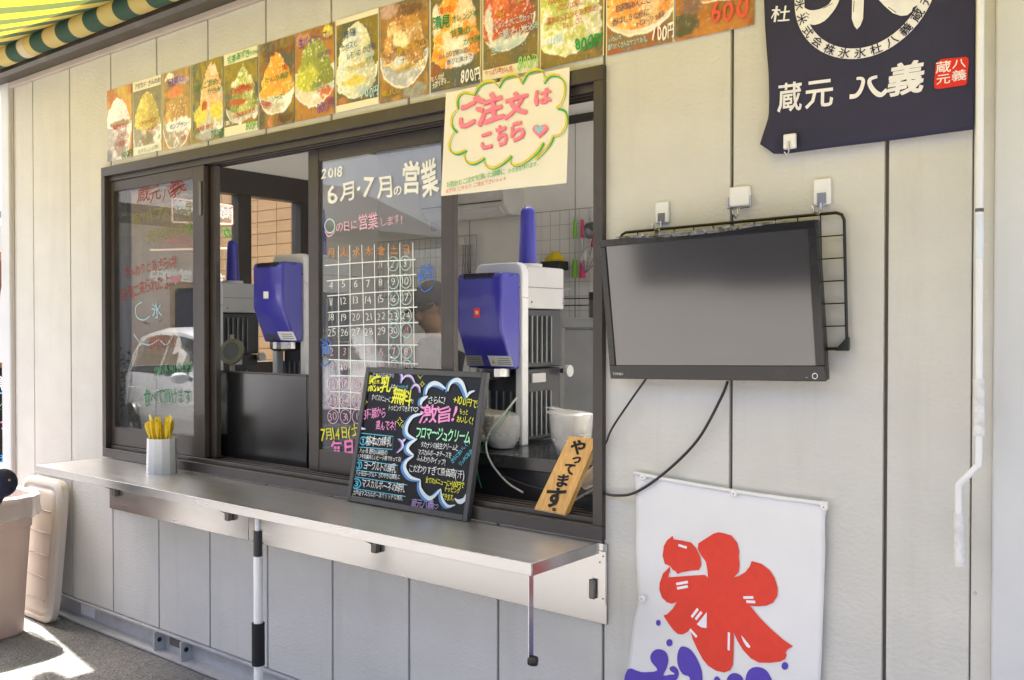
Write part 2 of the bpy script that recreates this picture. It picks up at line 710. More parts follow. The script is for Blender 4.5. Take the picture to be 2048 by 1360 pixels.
for x0, x1, z0, z1 in ((LWX, WX0, FLZ, CEZ), (WX1, 0.2, FLZ, CEZ), (WX0, WX1, FLZ, WZ0), (WX0, WX1, WZ1, CEZ)):
    lin_.box(x0, x1, 0.09, 0.105, z0, z1)
lin_.build('inner_lining', M_INNER, kiosk)
# corner posts
B(-5.69, -5.58, -0.022, 0.09, 0.02, 3.0).build('corner_post', M_POST, kiosk, bevel=0.006)
B(-5.576, -5.566, -0.004, 0.02, SB, ST).build('corner_trim', M_TRIMPINK, kiosk)
B(-5.558, -5.549, 0.001, 0.02, SB, ST).build('corner_trim', M_SIDING, kiosk)
B(-0.537, -0.492, -0.003, 0.02, SB, ST).build('corner_trim', M_SIDING, kiosk, bevel=0.002)
B(-0.488, -0.36, -0.030, 0.09, 0.02, 3.0).build('corner_post', M_POST, kiosk, bevel=0.006)
B(-0.357, -0.20, -0.012, 0.09, 0.02, 3.0).build('corner_post', M_POST, kiosk, bevel=0.006)
for i in range(9):
    MB().lathe([(.0001, .003), (.0035, .0025), (.0045, 0)], (-0.528, -0.0032, 0.3 + i * 0.31), 8, ax=(0, -1, 0)).build('screw', M_STEEL, kiosk)
# base channel: web, flanges, gussets
B(-5.69, -0.2, 0.035, 0.06, 0.0, SB).build('base_web', M_STEEL, kiosk)
B(-5.69, -0.2, -0.028, 0.0345, 0.006, 0.016).build('base_flange', M_STEEL, kiosk)
B(-5.545, -0.541, -0.010, 0.034, SB - 0.016, SB - 0.004).build('starter_strip', M_STEEL, kiosk, bevel=0.002)
for x in (-4.085, -3.86, -2.3, -1.1):
    g_ = B(x - 0.006, x + 0.006, -0.022, 0.034, 0.0165, SB - 0.017).build('gusset', M_STEEL, kiosk)
    MB().lathe([(0.0001, 0), (0.011, 0), (0.011, 0.003), (0.0001, 0.003)], (x + 0.0062, 0.004, 0.066), 14, ax=(1, 0, 0)).build('bolt_hole', M_BLACKPL, g_)
B(-4.03, -3.90, 0.028, 0.0345, 0.045, 0.105).build('fork_pocket', M_GROOVE, kiosk)
B(-4.88, -4.74, 0.030, 0.0345, 0.03, 0.10).build('sticker', M_WHITEPL, kiosk)
# eaves
B(-5.72, 0.0, -0.018, 0.016, ST + 0.001, ST + 0.030).build('eave_flashing', M_TRIMPINK, kiosk, bevel=0.002)
gp = [(0.0, ST + 0.032), (-0.105, ST + 0.020), (-0.125, ST + 0.035), (-0.125, ST + 0.135), (-0.112, ST + 0.135), (-0.112, ST + 0.05), (0.0, ST + 0.05)]
MB().prism([(-5.74, y, z) for y, z in gp], (5.9, 0, 0)).build('gutter', M_GUTTER, kiosk)
# room
B(-5.68, LWX, 0.086, 0.50, FLZ, CEZ).build('side_wall', M_INNER, kiosk)
B(-5.68, LWX, 2.19, BWY, FLZ, CEZ).build('side_wall', M_INNER, kiosk)
B(-5.68, LWX, 0.50, 2.19, 2.64, CEZ).build('side_wall', M_INNER, kiosk)
B(-5.68, -1.95, BWY, BWY + 0.08, FLZ, CEZ).build('back_wall', M_INNER, kiosk)
B(-1.95, 0.25, BWY, BWY + 0.08, 2.5, CEZ).build('back_wall', M_INNER, kiosk)  # gap below is an unseen back opening, added to let light in
B(0.1, 0.25, BWY, BWY + 0.08, FLZ, 2.5).build('back_wall', M_INNER, kiosk)
B(0.2, 0.25, 0.1, BWY, FLZ, CEZ).build('side_wall', M_INNER, kiosk)
SKX0, SKX1, SKY0, SKY1 = -2.95, -0.4, 0.4, 2.7          # unseen roof light over the right half, added to brighten the room
for n_, m_, z0, z1, a, b, c, d in (('ceiling', M_CEIL, CEZ, 3.02, -5.68, 0.25, 0.0, BWY + .08), ('roof', mat('roof_sheet', (0.35, 0.35, 0.36), rough=0.4, metal=0.6), 3.17, 3.23, -5.76, 0.3, -0.34, BWY + .15)):
    o_r = MB()
    o_r.box(a, SKX0, c, d, z0, z1).box(SKX1, b, c, d, z0, z1).box(SKX0, SKX1, c, SKY0, z0, z1).box(SKX0, SKX1, SKY1, d, z0, z1)
    o_r.build(n_, m_, kiosk)
B(SKX0 - .03, SKX1 + .03, SKY0 - .03, SKY1 + .03, 3.232, 3.238).build('roof_light', M_GLASS, kiosk)
B(-5.68, 0.25, 0.1, BWY, 0.05, FLZ).build('floor', M_FLOOR, kiosk)
B(LWX + 0.001, 0.2, BWY - 0.02, BWY - 0.001, CEZ - 0.055, CEZ - 0.001).build('cornice', M_DARKTRIM, kiosk)
B(LWX + 0.001, LWX + 0.02, 0.11, BWY - 0.021, CEZ - 0.055, CEZ - 0.001).build('cornice', M_DARKTRIM, kiosk)
for x in (-4.6, -3.65, -2.7, -1.75, -0.8):
    B(x, x + 0.006, BWY - 0.0035, BWY - 0.0005, FLZ, CEZ - 0.056).build('wall_joint', mat('joint', (0.4, 0.39, 0.36)), kiosk)
# side door with dark stiles and two glazed leaves
D0, D1 = 0.52, 2.18
df = MB()
df.box(-5.67, LWX + 0.02, D0, D1, 2.47, 2.639)
df.box(-5.67, LWX + 0.02, D0 - 0.02, D0 + 0.05, FLZ, 2.469)
yA, yB = PX(598, 450, LWX).y, D1
df.box(-5.67, LWX + 0.02, yA, yB, FLZ, 2.469)
dfo = df.build('door_frame', M_DARKTRIM, kiosk, bevel=0.003)
ym0, ym1 = PX(475, 450, LWX).y, PX(501, 450, LWX).y
B(-5.65, LWX + 0.01, ym0, ym1, FLZ, 2.468).build('door_stile', M_DARKTRIM, dfo)
B(-5.65, LWX + 0.01, ym1, yA, FLZ, 1.30).build('door_rail', M_DARKTRIM, dfo)
B(-5.65, LWX + 0.01, D0 + .05, ym0, FLZ, 1.30).build('door_rail', M_DARKTRIM, dfo)
pane_side = B(-5.625, -5.620, D0 + .051, ym0 - .001, 1.301, 2.468).build('pane', M_GLASS, dfo)
B(-5.625, -5.620, ym1 + .001, yA - .001, 1.301, 2.468).build('pane', M_GLASS, dfo)

# ---------------------------------------------------------------- serving window
FR = MB()
FR.box(WX0, WX0 + 0.035, -0.02, 0.11, WZ0 + 0.045, WZ1 - 0.045)
FR.box(WX1 - 0.035, WX1, -0.02, 0.11, WZ0 + 0.045, WZ1 - 0.045)
FR.box(WX0, WX1, -0.02, 0.11, WZ1 - 0.0445, WZ1)
FR.box(WX0, WX1, -0.02, 0.11, WZ0, WZ0 + 0.0445)
for y in (0.003, 0.035, 0.068, 0.10):
    FR.box(WX0 + 0.036, WX1 - 0.036, y, y + 0.006, WZ0 + 0.0446, WZ0 + 0.062)
    FR.box(WX0 + 0.036, WX1 - 0.036, y, y + 0.006, WZ1 - 0.07, WZ1 - 0.0446)
wframe = FR.build('window_frame', M_BRONZE, kiosk, bevel=0.002)


def sash(x0, x1, y, stl=0.05, str_=0.05, top=0.05, bot=0.09, glassy=True):
    z0, z1 = WZ0 + 0.063, WZ1 - 0.071
    s = MB()
    s.box(x0, x0 + stl, y, y + 0.026, z0, z1)
    s.box(x1 - str_, x1, y, y + 0.026, z0, z1)
    s.box(x0 + stl + .0005, x1 - str_ - .0005, y + 0.001, y + 0.025, z1 - top, z1)
    s.box(x0 + stl + .0005, x1 - str_ - .0005, y + 0.001, y + 0.025, z0, z0 + bot)
    o = s.build('sash', M_BRONZE, kiosk, bevel=0.002)
    if glassy:
        B(x0 + stl, x1 - str_, y + 0.011, y + 0.016, z0 + bot, z1 - top).build('pane', M_GLASS, o)
    return o


xl0 = WX0 + 0.037
xl1 = P(410, 680, 0.012).x
sash_l = sash(xl0, xl1, 0.008, 0.03, xl1 - P(388, 680, 0.012).x)
xm0 = P(405, 680, 0.075).x - 0.75
xm1 = P(432, 680, 0.042).x
sash_m = sash(xm1 - 0.80, xm1, 0.041, 0.045, 0.085)
YS = 0.074
xr0, xr1 = P(617, 680, YS).x, P(907, 680, YS).x
sash_r = sash(xr0, xr1, YS, P(637, 680, YS).x - xr0, xr1 - P(882, 680, YS).x)
B(xl1 - 0.03, xl1 - 0.012, 0.001, 0.0075, 2.05, 2.20).build('sash_catch', M_GREYHINGE, sash_l, bevel=0.002)

# ---------------------------------------------------------------- writing on the glass
GR = Plane((0, YS + 0.0095, 0))
k = Ink(GR, off=0.0006, step=1e-5, seed=3)
W_, PK, AQ, OR, YL, BL, MG = '#f2f4f2', '#eab8cf', '#bfe6e4', '#d8903a', '#e6e33a', '#3f78d8', '#ff8fd0'
k.text(W_, '2018', (642, 358), (687, 352), 20, 0.03)
k.text(W_, '6', (649, 410), (681, 405), 38, 0.02)
k.text(W_, '月', (682, 404), (713, 400), 34, 0.025)
k.text(W_, '・', (704, 394), (730, 392), 30, 0.03)
k.text(W_, '7', (720, 399), (757, 394), 43, 0.02)
k.text(W_, '月', (757, 398), (789, 394), 40, 0.025)
k.text(W_, 'の', (788, 394), (806, 391), 22, 0.03)
k.text(W_, '営', (806, 389), (842, 384), 58, 0.035)
k.text(W_, '業', (844, 389), (877, 384), 66, 0.035)
k.stroke(AQ, [(660 + 10 * math.cos(t * .4), 452 + 14 * math.sin(t * .4)) for t in range(16)], 2.4, True, 0)
k.stroke(PK, [(650, 462), (656, 472), (664, 470), (670, 462)], 2.4)
k.text(PK, 'の日に', (673, 465), (716, 459), 20, 0.008)
k.text(PK, '営業', (718, 460), (757, 455), 32, 0.008)
k.text(PK, 'します!', (760, 453), (806, 446), 18, 0.008)
# calendar grid
vx = [677, 700, 724, 749, 777, 800, 826]
vb = [(679, 826), (702, 828), (730, 735), (752, 735), (778, 733), (803, 733), (829, 733)]
for a, b in zip(vx, vb):
    k.stroke(W_, [(a, 492 - (a - 677) * 0.05), ((a + b[0]) / 2, (490 + b[1]) / 2), b], 2.0, smooth=3)
hy = [(650, 531, 832, 519), (654, 562, 833, 549), (655, 592, 834, 580), (656, 625, 835, 614), (657, 654, 837, 645), (658, 691, 837, 690), (658, 719, 837, 728), (660, 752, 728, 753), (661, 783, 722, 786), (663, 816, 720, 819)]
for a, b, c, d in hy:
    k.stroke(W_, [(a, b), ((a + c) / 2, (b + d) / 2 - 1), (c, d)], 2.0, smooth=3)
cx = [664, 689, 713, 738, 763, 788, 813]
for i, ch in enumerate('月火水木金土日'):
    k.text(OR, ch, (cx[i] - 7, 515 - i * 1.2), (cx[i] + 8, 514 - i * 1.2), 18, 0.004)
rows = [(542, ['', '', '', '', '%1', '2', '3'], W_), (578, '4 5 6 7 8 9 10'.split(), W_), (611, '11 12 13 14 15 16 17'.split(), W_),
        (643, '18 19 20 21 22 23 24'.split(), W_), (673, '25 26 27 28 29 30 %1'.split(), W_), (711, '2 3 4 5 6 7 8'.split(), PK),
        (742, '9 10 11 12 13 14 15'.split(), PK), (776, '16 17 18'.split(), PK), (809, '23 24 25'.split(), PK), (841, '30 31 1'.split(), PK)]
for r, (y, tx, c) in enumerate(rows):
    for i, t in enumerate(tx):
        if not t:
            continue
        xx = cx[i] + (r - 3) * 0.5
        yy = y - i * (1.3 if r < 3 else (0.7 if r < 5 else 0))
        w = 6 if len(t) == 1 else 9
        k.text('#f59ac6' if (r == 4 and i == 6) else c, t.replace('%1', '/1'), (xx - w, yy), (xx + w, yy - 1), 16, -0.012)
        if i >= 5 or r >= 7:
            k.ring(AQ if i >= 5 else PK, (xx, yy - 8), 10.5, 14, 1.5)
for yy, t in ((561, '6月'), (709, '7月')):
    x0 = 838 if t[0] == '6' else 634
    k.text(BL, t, (x0, yy + (0 if t[0] == '6' else 8)), (x0 + 28, yy - 3), 22, 0.02)
    k.stroke(BL, [(x0 + 2, yy - 18), (x0 + 8, yy - 30), (x0 + 16, yy - 24), (x0 + 22, yy - 32), (x0 + 30, yy - 18), (x0 + 30, yy)], 2)
    k.stroke(BL, [(x0, yy - 6), (x0 + 4, yy + 14), (x0 + 12, yy + 22), (x0 + 22, yy + 18), (x0 + 28, yy + 12)], 2)
k.text(YL, '7月14日(土)', (643, 882), (728, 872), 24, 0.012)
k.text(MG, '毎日営業', (667, 914), (760, 905), 30, 0.05)
k.build(sash_r, 'chalk_writing')

GLp = Plane((0, 0.018, 0))
k = Ink(GLp, off=0.0006, step=1e-5, seed=5, jit=1.6)
RD, OL, GN, BU = '#8e3a34', '#7d7a35', '#3f8a5c', '#9fc9d8'
k.text(RD, '蔵元', (277, 408), (322, 400), 34, 0.004)
k.text(RD, '八', (323, 402), (344, 397), 30, 0.004)
k.text(RD, '義', (345, 398), (370, 388), 42, 0.004)
k.text(OL, '南アルプス八ヶ岳', (268, 452), (384, 430), 26, 0.004)
k.text(OL, '天然氷かき氷', (296, 488), (386, 470), 26, 0.004)
k.text(RD, 'やんわりとあさらば!', (249, 556), (354, 533), 22, 0.004)
k.text(RD, '自然に来られたよ', (243, 602), (342, 574), 26, 0.006)
k.heart('#9c6a74', (351, 559), 11)
k.stroke(BU, [(284, 604), (272, 614), (274, 634), (288, 640), (300, 632)], 2)
k.stroke(BU, [(268, 668), (280, 684), (300, 690), (318, 680), (332, 690), (346, 672)], 2)
k.text('#8fb7c8', '氷', (296, 640), (336, 634), 34, 0.01)
k.text(RD, '創氷の', (300, 700), (352, 694), 26, 0.004)
k.text(GN, 'MINAMI ALPS', (308, 752), (386, 742), 20, 0.004)
k.text(GN, '食べて頂けます', (289, 810), (384, 806), 30, 0.008)
k.build(sash_l, 'chalk_writing')

# mirror-written lettering on the outside of the side door, seen through from inside
SD = Plane((-5.627, 0, 0), (0, 1, 0), (0, 0, 1))
SDm = Plane((-5.627, 0, 0), (0, -1, 0), (0, 0, 1))
k = Ink(SDm, off=0.001, step=1e-5, seed=9)
zt = lambda px, py: PX(px, py, -5.627)


def mtext(c, t, pxl, pxr, y, h, bold=0.03):
    a, b = zt(pxr, y), zt(pxl, y)
    hh = zt(pxl, y - h).z - zt(pxl, y).z
    k.text(c, t, (-a.y, a.z), (-b.y, a.z), hh, bold, uv=True)


mtext('#ffffff', '蔵元八義', 345, 462, 440, 28)
mtext('#39e04a', 'かき氷は', 372, 464, 475, 22)
mtext('#ff8f9a', 'こおりのお店', 300, 470, 498, 18, 0.02)
mtext('#ffffff', 'ちら 営業中', 282, 466, 570, 26)
mtext('#a8d8f0', '八ヶ岳の天然氷', 280, 460, 402, 16, 0.01)
for (xa, ya), (xb, yb) in (((345, 396), (465, 412)), ((345, 444), (465, 448)), ((465, 412), (465, 448)), ((345, 396), (345, 444)), ((300, 500), (470, 496))):
    a, b = zt(xa, ya), zt(xb, yb)
    k.stroke('#ffd9c4', [(-a.y, a.z), (-b.y, b.z)], 0.012, smooth=0, uv=True)
k.build(dfo, 'mirrored_writing', trans=0.6)

# ================================================================ awning
def stripe_mat():
    m = bpy.data.materials.new('awning_cloth')
    m.use_nodes = True
    N, L = m.node_tree.nodes, m.node_tree.links
    b = N['Principled BSDF']
    tc = N.new('ShaderNodeTexCoord')
    sp = N.new('ShaderNodeSeparateXYZ')
    L.new(tc.outputs['Object'], sp.inputs[0])
    a = N.new('ShaderNodeMath')
    a.operation = 'MULTIPLY_ADD'
    a.inputs[1].default_value = 1 / 0.27
    a.inputs[2].default_value = 100.25 + (4.54 - 3.0) / 0.27
    L.new(sp.outputs['X'], a.inputs[0])
    fr = N.new('ShaderNodeMath')
    fr.operation = 'FRACT'
    L.new(a.outputs[0], fr.inputs[0])
    lt = N.new('ShaderNodeMath')
    lt.operation = 'LESS_THAN'
    lt.inputs[1].default_value = 0.5
    L.new(fr.outputs[0], lt.inputs[0])
    mx = N.new('ShaderNodeMix')
    mx.data_type = 'RGBA'
    L.new(lt.outputs[0], mx.inputs['Factor'])
    mx.inputs['A'].default_value = (0.74, 0.60, 0.24, 1)
    mx.inputs['B'].default_value = (0.045, 0.115, 0.085, 1)
    nz = N.new('ShaderNodeTexNoise')
    nz.inputs['Scale'].default_value = 6
    nz.inputs['Detail'].default_value = 6
    L.new(tc.outputs['Object'], nz.inputs['Vector'])
    m2 = N.new('ShaderNodeMix')
    m2.data_type = 'RGBA'
    m2.blend_type = 'MULTIPLY'
    m2.inputs['Factor'].default_value = 0.25
    L.new(mx.outputs['Result'], m2.inputs['A'])
    L.new(nz.outputs['Color'], m2.inputs['B'])
    b.inputs['Roughness'].default_value = 0.8
    L.new(m2.outputs['Result'], b.inputs['Base Color'])
    tr = N.new('ShaderNodeBsdfTranslucent')
    mt = N.new('ShaderNodeMix')
    mt.data_type = 'RGBA'
    L.new(lt.outputs[0], mt.inputs['Factor'])
    mt.inputs['A'].default_value = (0.80, 0.585, 0.012, 1)
    mt.inputs['B'].default_value = (0.16, 0.20, 0.055, 1)
    L.new(mt.outputs['Result'], tr.inputs['Color'])
    ms = N.new('ShaderNodeMixShader')
    ms.inputs['Fac'].default_value = 0.27
    L.new(b.outputs['BSDF'], ms.inputs[1])
    L.new(tr.outputs['BSDF'], ms.inputs[2])
    L.new(ms.outputs[0], N['Material Output'].inputs['Surface'])
    return m


M_CLOTH = stripe_mat()
awning = thing('awning', 'retractable awning of yellow and green striped cloth over the serving window', 'awning', (-3.0, -0.17, 3.0))
AX0, AX1 = -5.9, 0.7
RC = Vector((0, -0.172, 2.992))
MB().tube([(AX0, RC.y, RC.z), (AX1, RC.y, RC.z)], 0.050, 28).build('roller', M_CLOTH, awning, smooth=True)
MB().tube([(-5.02, RC.y, RC.z), (-4.945, RC.y, RC.z)], 0.0515, 28).build('repair_patch', mat('patch', (0.55, 0.47, 0.33), rough=0.7), awning, smooth=True)
ca = MB()
nx, ny = 44, 14
SL, EX = 0.33, 1.2
rows_ = []
for j in range(ny + 1):
    t = j / ny
    y = RC.y - t * EX
    row = []
    for i in range(nx + 1):
        x = AX0 + (AX1 - AX0) * i / nx
        z = RC.z + 0.051 - SL * (t * EX) - 0.035 * math.sin(math.pi * t) + 0.004 * math.sin(x * 5 + 3 * t)
        row.append((x, y, z))
    rows_.append(row)
up = [[Vector(p) + Vector((0, 0, 0.002)) for p in r] for r in rows_]
ca.rings([[Vector(p) for p in r] for r in rows_], closed=False)
ca.build('canopy', M_CLOTH, awning, smooth=True)
fb = rows_[-1][0]
B(AX0, AX1, fb[1] - 0.03, fb[1] + 0.01, fb[2] - 0.04, fb[2] + 0.03).build('front_bar', M_WHITEPL, awning, bevel=0.005)
for x in (-5.6, 0.4):
    MB().tube([(x, -0.12, 2.95), (x + 0.35, -0.9, 2.68), (x, fb[1], fb[2])], 0.018, 8).build('folding_arm', M_WHITEPL, awning)
    B(x - 0.03, x + 0.03, -0.2, 0.0, 3.052, 3.09).build('bracket', M_GREYHINGE, awning)

# crank rod hanging at the right corner
cr = thing('awning_crank', 'white awning crank rod with a bent handle hanging at the right corner', 'crank', (-0.52, -0.06, 1.0))
yc = -0.075
top_, j1 = P(1961, -40, yc), P(1958, 757, yc)
c0, c1 = P(1958, 872, yc), P(1957, 925, yc)
c2, c3, c4 = P(1952, 935, yc), P(1922, 965, yc), P(1917, 978, yc)
c5, c6 = P(1917, 1026, yc), P(1919, 1132, yc)
MB().tube([top_, P(1958.5, 500, yc), j1 - Vector((0, 0, 0.0))], 0.0085, 10).build('rod', M_WHITEPL, cr, smooth=True)
MB().tube([j1, c0], 0.0118, 10).build('grip', mat('worn_white', (0.72, 0.72, 0.71), rough=0.55, var=0.2, scale=60, dirt=(0.35, 0.35, 0.35), dscale=30, damount=0.6), cr, smooth=True)
MB().tube(catmull([c0, c1, c2, c3, c4, c5], 5), 0.0078, 10).build('bent_rod', M_WHITEPL, cr, smooth=True)
MB().tube([c5, c6], 0.0112, 10).build('grip', MATS['worn_white'], cr, smooth=True)
j = P(1959, 417, yc)
MB().tube([j, j - Vector((0, 0, 0.008))], 0.0093, 10).build('joint_ring', M_GREYHINGE, cr)
MB().tube([j - Vector((0, 0, .014)), P(1958.7, 518, yc)], 0.0090, 10).build('label_sleeve', mat('pale_label', (0.70, 0.76, 0.82), rough=0.5), cr)

# ================================================================ counter
CZ, CY = 0.893, -0.357
CX0, CX1 = -4.548, -1.578
counter = thing('serving_counter', 'fold-out stainless steel serving shelf under the kiosk window', 'counter', (-3.06, -0.17, 0.64))
B(CX0, CX1, CY, -0.022, CZ - 0.004, CZ).build('shelf_top', M_STAIN, counter, bevel=0.0015)
B(CX0, CX1, CY - 0.003, CY - 0.0002, CZ - 0.034, CZ + 0.0005).build('front_lip', M_STAIN2, counter, bevel=0.001)
B(CX1 + 0.0003, CX1 + 0.003, CY - 0.002, -0.022, CZ - 0.034, CZ + 0.0004).build('end_lip', M_STAIN2, counter, bevel=0.001)
B(CX0 - 0.003, CX0 - 0.0003, CY - 0.002, -0.022, CZ - 0.034, CZ + 0.0004).build('end_lip', M_STAIN2, counter, bevel=0.001)
for x0, x1 in ((-4.506, -3.36), (-3.357, -1.556)):
    B(x0, x1, -0.010, -0.0015, 0.641, CZ - 0.006).build('apron_plate', M_STAIN2, counter, bevel=0.001)
for (bx, by) in ((231, 981), (458, 1028), (752, 1090)):
    p = P(bx, by, -0.02)
    br = B(p.x - 0.014, p.x + 0.014, -0.034, -0.0103, p.z - 0.028, p.z + 0.03).build('hinge_clip', M_GREYHINGE, counter, bevel=0.003)
    MB().prism([(p.x - 0.012, -0.034, p.z + 0.004), (p.x - 0.012, CY + 0.06, CZ - 0.012), (p.x - 0.012, CY + 0.06, CZ - 0.0045), (p.x - 0.012, -0.034, p.z + 0.03)], (0.004, 0, 0)).build('stay', M_GREYHINGE, br)
p = P(1195, 1150, -0.012)
B(-1.600, -1.558, -0.0135, -0.0103, 0.70, 0.865).build('end_plate', M_STAIN2, counter)
br = B(-1.612, -1.592, -0.026, -0.0138, 0.715, 0.775).build('hinge_clip', M_GREYHINGE, counter, bevel=0.003)
for z in (0.85, 0.83, 0.72):
    MB().lathe([(0.0001, 0), (0.003, 0), (0.002, 0.002), (0.0001, 0.002)], (-1.567 - (0.012 if z == 0.83 else 0), -0.0136, z), 8, ax=(0, -1, 0)).build('screw', M_GREYHINGE, counter)
st0 = PZ(1061, 1140, CZ - 0.03)
sx_, sy_ = CX1 - 0.008, CY + 0.008
lg = MB().box(sx_ - 0.003, sx_, sy_ - 0.010, sy_ + 0.010, 0.612, CZ - 0.0045).build('folding_strut', M_STAIN2, counter)
MB().lathe([(0.0001, -0.014), (0.013, -0.012), (0.015, 0), (0.013, 0.012), (0.0001, 0.014)], (sx_ + 0.006, sy_, 0.620), 14, ax=(1, 0.3, 0)).build('rubber_foot', M_BLACKPL, lg, smooth=True)

pole = thing('prop_pole', 'white telescopic pole with black sleeves propping up the steel counter', 'pole', (-2.87, -0.32, 0))
px_, py_ = -2.862, -0.325
zc = lambda y: P(521, y, py_).z
MB().tube([(px_, py_, CZ - 0.006), (px_, py_, zc(1068))], 0.0105, 14).build('upper_tube', M_WHITEPL, pole, smooth=True)
MB().tube([(px_, py_, zc(1062)), (px_, py_, zc(1114))], 0.0165, 14).build('clamp', M_BLACKPL, pole, smooth=True)
MB().tube([(px_, py_, zc(1113)), (px_, py_, 0.012)], 0.0165, 16).build('lower_tube', M_WHITEPL, pole, smooth=True)
MB().tube([(px_, py_, zc(1247)), (px_, py_, zc(1331))], 0.0235, 16).build('foam_grip', mat('foam', (0.012, 0.012, 0.016), rough=0.9, bump=0.4, bscale=300), pole, smooth=True)
MB().tube([(px_ - 0.03, py_, zc(1085)), (px_ + 0.03, py_, zc(1085))], 0.003, 6).build('clamp_pin', M_BLACKPL, pole)
MB().tube([(px_, py_, 0.03), (px_, py_, 0.0)], 0.024, 16).build('foot', M_BLACKPL, pole)

# ---------------------------------------------------------------- pot of spoon straws
pc = Vector((-3.868, -0.105, CZ))
c_l, c_r = P(299, 930, pc.y), P(360, 930, pc.y)
pot = thing('straw_pot', 'white faceted plastic pot on the left end of the steel counter', 'pot', pc)
ro, ri, hh = 0.062, 0.058, PX(330, 875, pc.x).z - CZ
prof = [(0.0001, 0.0), (ro * 1.07, 0.0), (ro * 1.07, 0.01), (ro, hh), (ri, hh), (ri * 1.02, 0.012), (0.0001, 0.012)]
MB().lathe(prof, pc, 12).build('body', M_WHITEPL, pot)
M_STRAW = mat('straw_yellow', (0.88, 0.66, 0.04), rough=0.35, var=0.12, scale=30, trans=0.15)
for i in range(24):
    a = RND.uniform(0, 6.283)
    rr = RND.uniform(0.005, 0.035)
    b0 = pc + Vector((rr * math.cos(a) * 0.6, rr * math.sin(a) * 0.6, 0.014))
    lean = Vector((math.cos(a) * 1.25, math.sin(a) * .8, 0)) * RND.uniform(0.015, 0.052)
    tp = b0 + Vector((0, 0, hh + RND.uniform(0.055, 0.105) - 0.014)) + lean
    e = (tp - b0).normalized()
    q = e.cross(Vector((math.cos(a * 3), math.sin(a * 3), 0))).normalized()
    n = e.cross(q)
    t = thing('spoon_straw', 'yellow spoon straw standing in the white pot', 'straw', b0, 'yellow spoon straws in the pot')
    mb = MB()
    ring = []
    for s_, wq, wn in ((0, 1, 1), (0.72, 1, 1), (0.78, 1.7, 0.6), (0.92, 2.3, 0.35), (1.0, 1.6, 0.25)):
        c = b0 + (tp - b0) * s_
        ring.append([c + q * (0.0050 * wq * math.cos(u)) + n * (0.0042 * wn * math.sin(u) + (0.0015 * (wq - 1))) for u in [z * math.pi / 4 for z in range(8)]])
    mb.rings(ring)
    mb.build('tube', M_STRAW, t, smooth=True)

# ---------------------------------------------------------------- black menu board leaning on the sash
BLc, BRc = PZ(696, 1001, CZ + 0.001), PZ(940, 1046, CZ + 0.001)
BLc.y, BRc.y = -0.040, -0.046
BLc, BRc = P(696, 1001, -0.040), P(940, 1046, -0.046)
BLc.z = BRc.z = CZ + 0.001
TLc, TRc = P(735, 734, 0.055), P(972, 746, 0.058)
u_ = ((BRc - BLc) + (TRc - TLc)).normalized()
v_ = ((TLc - BLc) + (TRc - BRc)).normalized()
v_ = (v_ - u_ * v_.dot(u_)).normalized()
n_ = u_.cross(v_).normalized()
bw = (((BRc - BLc).length) + (TRc - TLc).length) / 2
bh = (((TLc - BLc).length) + (TRc - BRc).length) / 2
ctr = (BLc + BRc + TLc + TRc) / 4
o_ = ctr - u_ * (bw / 2) - v_ * (bh / 2)
board = thing('menu_board', 'black menu board with neon marker writing leaning on the counter', 'menu board', (BLc + BRc) / 2)
M_BLACKB = mat('blackboard', (0.006, 0.006, 0.007), rough=0.25, var=0.3, spec=0.22)
M_BFRAME = mat('board_frame', (0.055, 0.056, 0.06), rough=0.45)


def bb(a0, a1, b0, b1, c0, c1):
    return MB().obox(o_ + u_ * ((a0 + a1) / 2) + v_ * ((b0 + b1) / 2) + n_ * ((c0 + c1) / 2), u_ * ((a1 - a0) / 2), v_ * ((b1 - b0) / 2), n_ * ((c1 - c0) / 2))


bb(0.01, bw - .01, 0.01, bh - .01, -0.008, 0.0).build('panel', M_BLACKB, board)
fwid = 0.020
for a in ((0, fwid, 0, bh), (bw - fwid, bw, 0, bh), (fwid + .0005, bw - fwid - .0005, 0, fwid), (fwid + .0005, bw - fwid - .0005, bh - fwid, bh)):
    bb(*a, -0.014, 0.008).build('frame_bar', M_BFRAME, board, bevel=0.002)
BP = Plane(o_, u_, v_)
k = Ink(BP, off=0.0008, step=1e-5, seed=11)
Yy, Pp, Ww, Cc, Lv, Bb, Gg = '#eef04a', '#f29bd6', '#eef2f4', '#62c8e8', '#b9a2dc', '#5c8fd0', '#a8f0c0'
k.text(Ww, 'こだわりの手作り', (739, 755), (789, 757), 12, 0.004)
k.text(Yy, '練乳', (737, 783), (781, 785), 30, 0.03)
k.text(Ww, 'は', (782, 777), (790, 778), 9, 0.01)
k.text(Cc, 'エッ!マジ?', (792, 778), (816, 779), 8, 0.01)
k.text(Ww, 'すべてのメニューに', (743, 801), (781, 805), 12, 0.006)
k.text(Yy, '無料', (783, 808), (822, 812), 31, 0.03)
k.text(Ww, 'で', (820, 807), (827, 808), 9, 0.006)
k.text(Ww, 'トッピングできます', (776, 821), (826, 824), 11, 0.006)
k.heart(Ww, (832, 819), 5, False, 1.2)
k.text(Pp, '3種類から', (727, 839), (772, 835), 20, 0.012)
k.text(Pp, '選んでネ!', (751, 860), (792, 861), 18, 0.014)
for (a, b, s) in ((841, 751, 7), (845, 768, 6), (800, 843, 9), (806, 853, 4), (731, 804, 6), (703, 989, 6)):
    k.stroke(Yy, [(a, b - s), (a + s * .3, b - s * .3), (a + s * .8, b), (a + s * .3, b + s * .3), (a, b + s), (a - s * .3, b + s * .3), (a - s * .8, b), (a - s * .3, b - s * .3)], 1.3, True, 0)
k.stroke(Cc, [(720, 866), (787, 873), (785, 899), (718, 894)], 1.5, True, 0)
k.text(Cc, '①', (719, 890), (733, 891), 17, 0.03)
